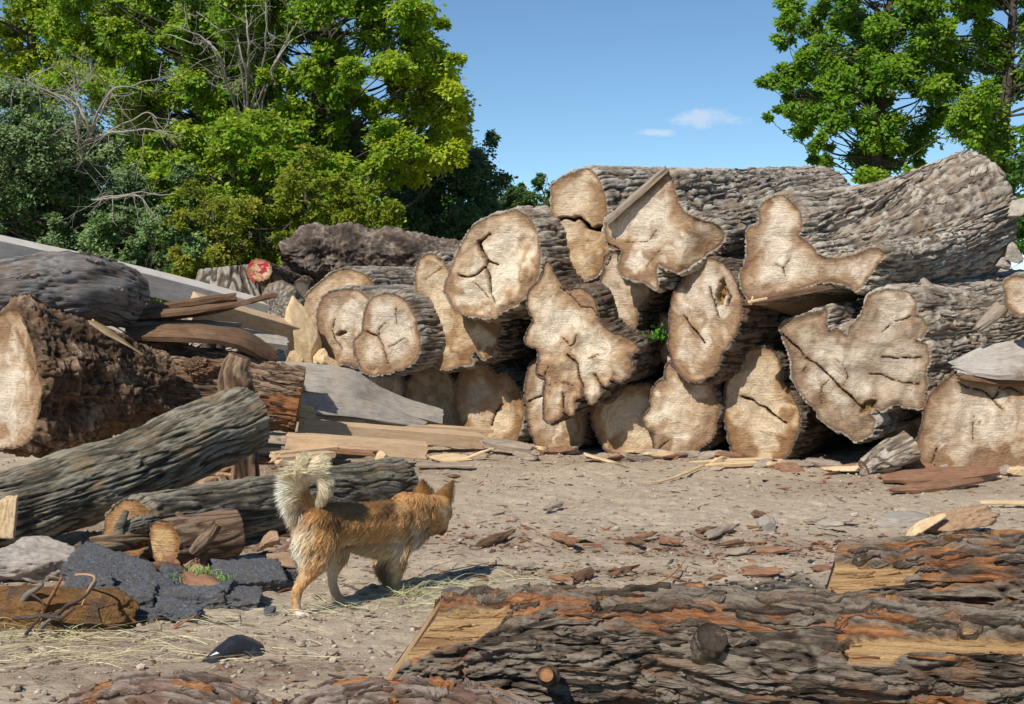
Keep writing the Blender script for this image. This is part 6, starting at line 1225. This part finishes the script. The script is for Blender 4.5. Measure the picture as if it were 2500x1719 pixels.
def tree(name, label, trunk, r0, blobs, depth, col, col2, f2, size, per, seed, cat='tree', leafmat='leaf', bark='tree_bark', group=None, limb=.35, asp=.27, twigs=26, droop=.5, density=1.5, sub=1, dj=1.0, tipbias=.55, spray=.42):
    """trunk: list of (px,py,Y). blobs: (px, py, radius px[, colour mix]) around depth. Every blob is a bough of drooping twigs carrying leaves."""
    rs = np.random.RandomState(seed); tp = np.array([P(*t) for t in trunk]); tp[0][2] = -.05
    root = thing(name, label, cat, (tp[0][0], tp[0][1], 0), group)
    size = size * .60; per = int(per * 2.8)
    blobs = [(b[0] + rs.normal(0, 8), b[1] + rs.normal(0, 8), b[2] * (.60 + .50 * rs.rand()), *b[3:]) for b in blobs]
    blobs = blobs + [(b[0] + rs.normal(0, b[2] * .9), b[1] + rs.normal(0, b[2] * .8), b[2] * .45, *b[3:]) for b in blobs if rs.rand() < .75]
    tr = Acc(); lv = Acc(); tpath = catmull(tp, 30)
    tr.add(*tube(tpath, np.linspace(r0, r0 * .3, 30), 10))
    for b in blobs:
        px, py, rp = b[:3]; mixv = b[3] if len(b) > 3 else f2; Y = depth + rs.normal(0, dj * .45) + (b[4] if len(b) > 4 else 0)
        c = P(px, py, Y); r = rp / FPX * Y
        # limb from the nearest trunk point below the blob
        hd = np.linalg.norm((tpath - c)[:, :2], axis=1); j = int(np.argmin(np.abs(tpath[:, 2] - (c[2] - .5 * hd - .1)) + .2 * hd)); a_ = tpath[j]; m_ = a_ * .45 + c * .55; m_[2] = a_[2] + (c[2] - a_[2]) * .4
        lp = catmull([a_, m_ + rs.normal(0, limb * .6, 3), c], 16); lp = lp + .06 * np.stack([pn(lp * 2, 1), pn(lp * 2, 2), pn(lp * 2, 3)], -1)
        tr.add(*tube(lp, np.linspace(r0 * (.15 if rp > 34 else .07), r0 * .02, 16), 6, cap=False))
        nt = max(8, int(twigs * density * (rp / 55) ** 1.3)) if rp < 90 else int(twigs * density)
        for k in range(nt):
            u = rs.normal(size=3); u /= np.linalg.norm(u); u[2] = u[2] * .8 + .12
            e = c + u * r * rs.uniform(.45, 1.08) ** .8; s = c + u * r * .1 + rs.normal(0, r * .15, 3)
            e2 = e + np.array([0, 0, -1]) * rs.uniform(.05, .3) * r
            tw_ = catmull([s, (s + e) / 2 + np.array([0, 0, .12 * r]), e, e2], 12)
            tr.add(*tube(tw_[:9], np.linspace(r0 * .045, .004, 9), 3, cap=False))
            npt = per; ti = rs.beta(2.2, 1.2, npt) * .999; idx = ti * 11; i0 = idx.astype(int); fr = (idx - i0)[:, None]
            pts = tw_[i0] * (1 - fr) + tw_[np.minimum(i0 + 1, 11)] * fr + rs.normal(0, spray * r * .45, (npt, 3)) * np.array([1, 1, .75])
            mv = np.clip(mixv + rs.normal(0, .16) + .18 * u[2], 0, 1); leafc = (np.array(col) * (1 - mv) + np.array(col2) * mv) * rs.uniform(.8, 1.15)
            leaves(lv, pts, np.tile(u, (npt, 1)), size, leafc, rs, asp, droop)
    tr.build('trunk', M[bark], root); lv.build('crown', M[leafmat], root, smooth=False)
    return root
def fill(poly, n, rmin, rmax, seed, mixf=None):
    """bough centres spread inside an outline"""
    rs = np.random.RandomState(seed); poly = np.array(poly, float); lo, hi = poly.min(0), poly.max(0); out = []; tries = 0
    while len(out) < n and tries < 6000:
        tries += 1; q = rs.uniform(lo, hi)
        if not inpoly(q[None], poly)[0]: continue
        rp = rs.uniform(rmin, rmax); dm = rp * (.62 if tries < 3000 else .4)
        if any((q[0] - o[0]) ** 2 + (q[1] - o[1]) ** 2 < dm * dm for o in out): continue
        out.append((q[0], q[1], rp) + ((mixf(q[0], q[1]),) if mixf else ()))
    return out
GR = (.14, .29, .016); GY = (.48, .54, .035); GD = (.022, .055, .014); GS = (.085, .125, .062); YL = (.42, .36, .03)
# right edge of the big maple: yellow-green boughs over the sky
mfx = lambda x, y: .25 + .5 * max(0, min(1, (x - 850) / 300)) * (1 if y > 150 else .5)
tree('maple_tree', 'tall leafy green tree left of the open sky, its right boughs tinged yellow', [(800, 900, 21), (800, 500, 21), (790, 200, 21.2), (810, -60, 21.4)], .22,
     fill([(560,-90),(1000,-90),(1040,60),(1110,130),(1085,230),(1135,255),(1120,330),(1075,400),(960,430),(900,500),(700,520),(560,420)], 88, 38, 72, 1, mfx) + [(1120, 232, 30, .8), (1080, 200, 34, .8), (1068, 150, 30, .6), (1010, 60, 34, .4), (1100, 360, 34, .9), (1060, 385, 40, .8), (1030, 420, 30, .9), (1120, 300, 26, .7), (1095, 275, 40, .7)],
     21.2, GR, GY, .35, .125, 17, 301, twigs=24, dj=1.5)
tree('maple_tree', 'bright green tree filling the middle of the left woodland, thin pale limbs at its top', [(520, 900, 22.5), (530, 500, 22.5), (560, 200, 22.5), (575, -80, 22.6)], .20,
     fill([(130,-60),(620,-90),(650,150),(640,430),(560,560),(400,520),(330,420),(300,250),(150,190)], 84, 40, 76, 2, lambda x, y: .28), 22.4, GR, GY, .3, .125, 16, 302, twigs=22, dj=1.5)
tree('maple_tree', 'yellow-green tree in the top left corner, sky showing through its leaves', [(60, 900, 24), (70, 400, 24), (80, -50, 24)], .18,
     fill([(-160,-90),(230,-90),(240,120),(150,230),(-160,260)], 26, 40, 80, 3, lambda x, y: .55), 24, GR, GY, .5, .13, 15, 303, twigs=22)
tree('maple_tree', 'lush lower green tree behind the red-painted log end', [(600, 960, 19.5), (600, 700, 19.5), (590, 480, 19.6)], .14,
     fill([(430,330),(700,300),(800,380),(900,440),(900,600),(760,680),(380,760),(360,500)], 62, 38, 66, 4, lambda x, y: .30), 19.6, GR, GY, .3, .12, 17, 304, twigs=22)
tree('sapling', 'yellowing sapling directly behind the left end of the knobbly log', [(760, 900, 17.6), (750, 620, 17.6), (745, 440, 17.7)], .05,
     fill([(720,400),(800,390),(850,470),(930,470),(985,520),(950,590),(760,600),(640,560),(700,500)], 34, 24, 42, 5, lambda x, y: .75), 17.7, (.10, .21, .012), (.27, .30, .02), .8, .095, 14, 305, cat='sapling', twigs=16)
tree('sapling', 'small yellow-flecked sapling behind the pale fluted stump', [(540, 900, 17.2), (530, 680, 17.2), (520, 520, 17.2)], .05,
     fill([(420,470),(560,440),(620,560),(600,680),(420,690),(400,560)], 24, 24, 40, 6, lambda x, y: .7), 17.3, (.07, .17, .01), (.30, .30, .025), .6, .085, 13, 306, cat='sapling', twigs=16)
tree('dark_tree', 'dark blue-green tree behind the maple, right of the knobbly log', [(1080, 900, 24), (1070, 600, 24), (1050, 400, 24)], .18,
     fill([(960,380),(1110,330),(1150,400),(1200,430),(1225,520),(1260,640),(1040,700),(900,680),(930,520)], 46, 36, 64, 7, lambda x, y: .2) + [(1115, 345, 30, .1), (1080, 160, 26, .1), (1150, 450, 28, .3), (1190, 470, 30, .4), (1130, 420, 30)], 24, (.045, .115, .040), (.18, .26, .13), .2, .115, 17, 307, leafmat='leaf_dull', twigs=24, dj=1.4)
tree('olive_shrub', 'large grey-green shrub at the left edge under the bare branches', [(120, 900, 18.5), (130, 600, 18.5), (150, 400, 18.6)], .14,
     fill([(-160,230),(60,215),(160,270),(250,350),(330,420),(400,520),(430,640),(250,720),(-160,720)], 78, 36, 66, 8, lambda x, y: .55 if y < 420 else .30), 18.6, (.055, .13, .028), (.28, .37, .17), .4, .085, 20, 308, cat='shrub', leafmat='leaf_dull', twigs=24, asp=.3, droop=.0)
tree('olive_shrub', 'second grey-green shrub reaching down behind the long white beam', [(360, 900, 17.8), (370, 700, 17.8), (380, 560, 17.8)], .08,
     fill([(250,520),(420,500),(470,600),(520,680),(420,720),(200,700)], 26, 30, 52, 9, lambda x, y: .4), 17.8, (.06, .15, .028), (.27, .36, .15), .4, .08, 18, 309, cat='shrub', leafmat='leaf_dull', twigs=20, asp=.32, droop=.0)
for k, (x0, pl, lb) in enumerate([(1270, [(1190,480),(1250,440),(1290,455),(1290,560),(1180,560)], 'small distant tree just left of the cracked top log'), (1330, [(1270,470),(1310,445),(1360,440),(1390,470),(1390,560),(1270,560)], 'small distant tree right behind the cracked top log')]):
    tree('distant_tree', lb, [(x0, 760, 42), (x0, 600, 42), (x0, 480, 42)], .18, fill(pl, 18, 18, 30, 20 + k, lambda x, y: .3), 42, (.055, .12, .03), (.13, .22, .05), .3, .14, 20, 320 + k, twigs=16, group='distant trees behind the pile')
tree('maple_tree', 'green tree at the upper right, its left boughs hanging over open sky', [(2120, 900, 22), (2130, 500, 22), (2150, 250, 22), (2180, -60, 22)], .17,
     fill([(1960,-90),(2300,-90),(2320,200),(2290,330),(2200,430),(2080,400),(2000,330),(1960,300)], 56, 34, 62, 10, lambda x, y: .22) + [(1905, 95, 30), (1940, 70, 34), (1960, 130, 36), (1930, 20, 32), (1990, 30, 36), (1885, 200, 28), (1915, 215, 32), (1950, 190, 36), (1925, 160, 22), (1930, 262, 26), (1960, 280, 34), (1965, 325, 30), (1990, 345, 34), (2010, 370, 24), (2030, 260, 40), (2100, 420, 30, .5), (2140, 430, 26, .5), (1900, 260, 18)],
     22, (.11, .25, .015), (.32, .46, .03), .25, .125, 15, 310, twigs=25, dj=1.2)
tree('maple_tree', 'second green tree at the right edge, darker trunk showing under its crown', [(2440, 900, 21), (2430, 500, 21), (2455, 250, 21), (2480, -60, 21)], .16,
     fill([(2290,-90),(2650,-90),(2650,420),(2480,430),(2420,330),(2330,300),(2300,200)], 44, 36, 62, 11, lambda x, y: .3) + [(2400, 330, 30), (2380, 350, 24), (2440, 380, 26)], 21, (.11, .25, .015), (.34, .48, .03), .3, .12, 15, 311, twigs=25)
tree('shrub', 'bright green bush low at the right edge, behind the long grey-backed log', [(2430, 900, 19), (2430, 650, 19), (2430, 500, 19)], .06,
     fill([(2360,400),(2600,400),(2640,620),(2500,640),(2400,560),(2350,470)], 22, 28, 50, 12, lambda x, y: .3), 19, (.04, .13, .01), (.12, .24, .02), .3, .10, 16, 312, cat='shrub', twigs=18)
# undergrowth mass behind everything at the left, closing the view under the crowns
tree('hedge', 'deep green undergrowth closing the view beneath the left trees', [(450, 900, 27), (450, 700, 27), (450, 600, 27)], .10,
     fill([(-250,300),(700,330),(1000,420),(1240,560),(1260,700),(-250,720)], 70, 60, 110, 13, lambda x, y: .1), 27, (.04, .11, .012), (.10, .22, .02), .15, .16, 16, 313, cat='hedge', twigs=24, dj=2)
# bare trees
def bare(name, label, trunk, r0, tips, seed, depth, nsub=5):
    rs = np.random.RandomState(seed); tp = np.array([P(*t) for t in trunk]); root = thing(name, label, 'bare tree', (tp[0][0], tp[0][1], 0)); tr = Acc(); br = Acc()
    tpath = catmull(tp, 40); tr.add(*tube(tpath, np.linspace(r0, r0 * .35, 40), 8))
    def rec(a, d, L, r, lev):
        m = max(5, int(L / .12)); pts = [a]; dd = d
        for i in range(m):
            dd = nrm(dd + rs.normal(0, .16, 3) + np.array([0, 0, .02])); pts.append(pts[-1] + dd * L / m)
        pts = np.array(pts); br.add(*tube(pts, np.linspace(r, r * .35, m + 1), 5 if lev else 6, cap=False))
        if lev < 3:
            for k in range(nsub - lev):
                i = rs.randint(m // 4, m); nd = nrm(dd * .6 + nrm(rs.normal(size=3) * np.array([1, .5, 1])) * .95); rec(pts[i], nd, L * rs.uniform(.3, .55), r * .5, lev + 1)
    for (i0, *pts) in tips:
        q = [tpath[int(i0 * 39)]] + [P(x, y, depth + rs.normal(0, .2)) for x, y in pts]; path = catmull(q, 24); jj = path * 5; path = path + .03 * np.stack([pn(jj, 1), pn(jj, 2), pn(jj, 3)], -1)
        br.add(*tube(path, np.linspace(r0 * .55, r0 * .14, 24), 6, cap=False))
        for k in range(9):
            i = rs.randint(5, 23); d = nrm(nrm(path[i] - path[i - 2]) * .5 + nrm(rs.normal(size=3) * np.array([1, .4, 1])) * .9); rec(path[i], d, rs.uniform(.25, .7), r0 * .14, 2)
    tr.build('trunk', M['twig_grey'], root); br.build('branches', M['branch_grey'], root)
M['branch_grey'] = plain_mat('branch_grey', (.24, .215, .185), (.40, .365, .32), 30)
bare('bare_tree', 'leafless grey branches reaching out of the grey-green shrub at the left', [(180, 900, 18.9), (190, 600, 18.9), (200, 430, 18.6), (215, 330, 17.6)], .034,
     [(1.0, (215, 300), (190, 250), (178, 200), (176, 140)), (1.0, (235, 290), (265, 230), (330, 205), (400, 190)), (.95, (250, 270), (268, 235), (245, 190), (215, 145)), (.95, (250, 330), (300, 320), (380, 318), (450, 335)), (.95, (270, 320), (330, 285), (355, 272), (385, 290)), (.8, (190, 330), (170, 260), (80, 205), (10, 185)), (.9, (190, 320), (200, 270), (160, 240), (70, 200), (130, 165)), (.6, (300, 480), (350, 468), (395, 480), (430, 470)), (.6, (330, 475), (375, 520), (392, 560), (370, 600))], 41, 17.3)
bare('bare_tree', 'pale leafless limbs spreading at the top of the left woodland', [(610, 900, 21.6), (612, 500, 21.6), (605, 260, 20.9), (600, 150, 20.4)], .042,
     [(.75, (600, 180), (585, 100), (560, 40), (540, -60)), (.7, (580, 110), (530, 70), (480, 30)), (.9, (608, 120), (604, 60), (600, -60)), (.8, (640, 160), (650, 100), (648, -60)), (.8, (665, 170), (700, 110), (760, 70), (840, 40)), (.75, (670, 160), (705, 90), (730, 40), (745, -50)), (.7, (530, 140), (490, 90), (410, 60)), (.7, (540, 150), (500, 100), (480, 110), (400, 80))], 42, 20.3)
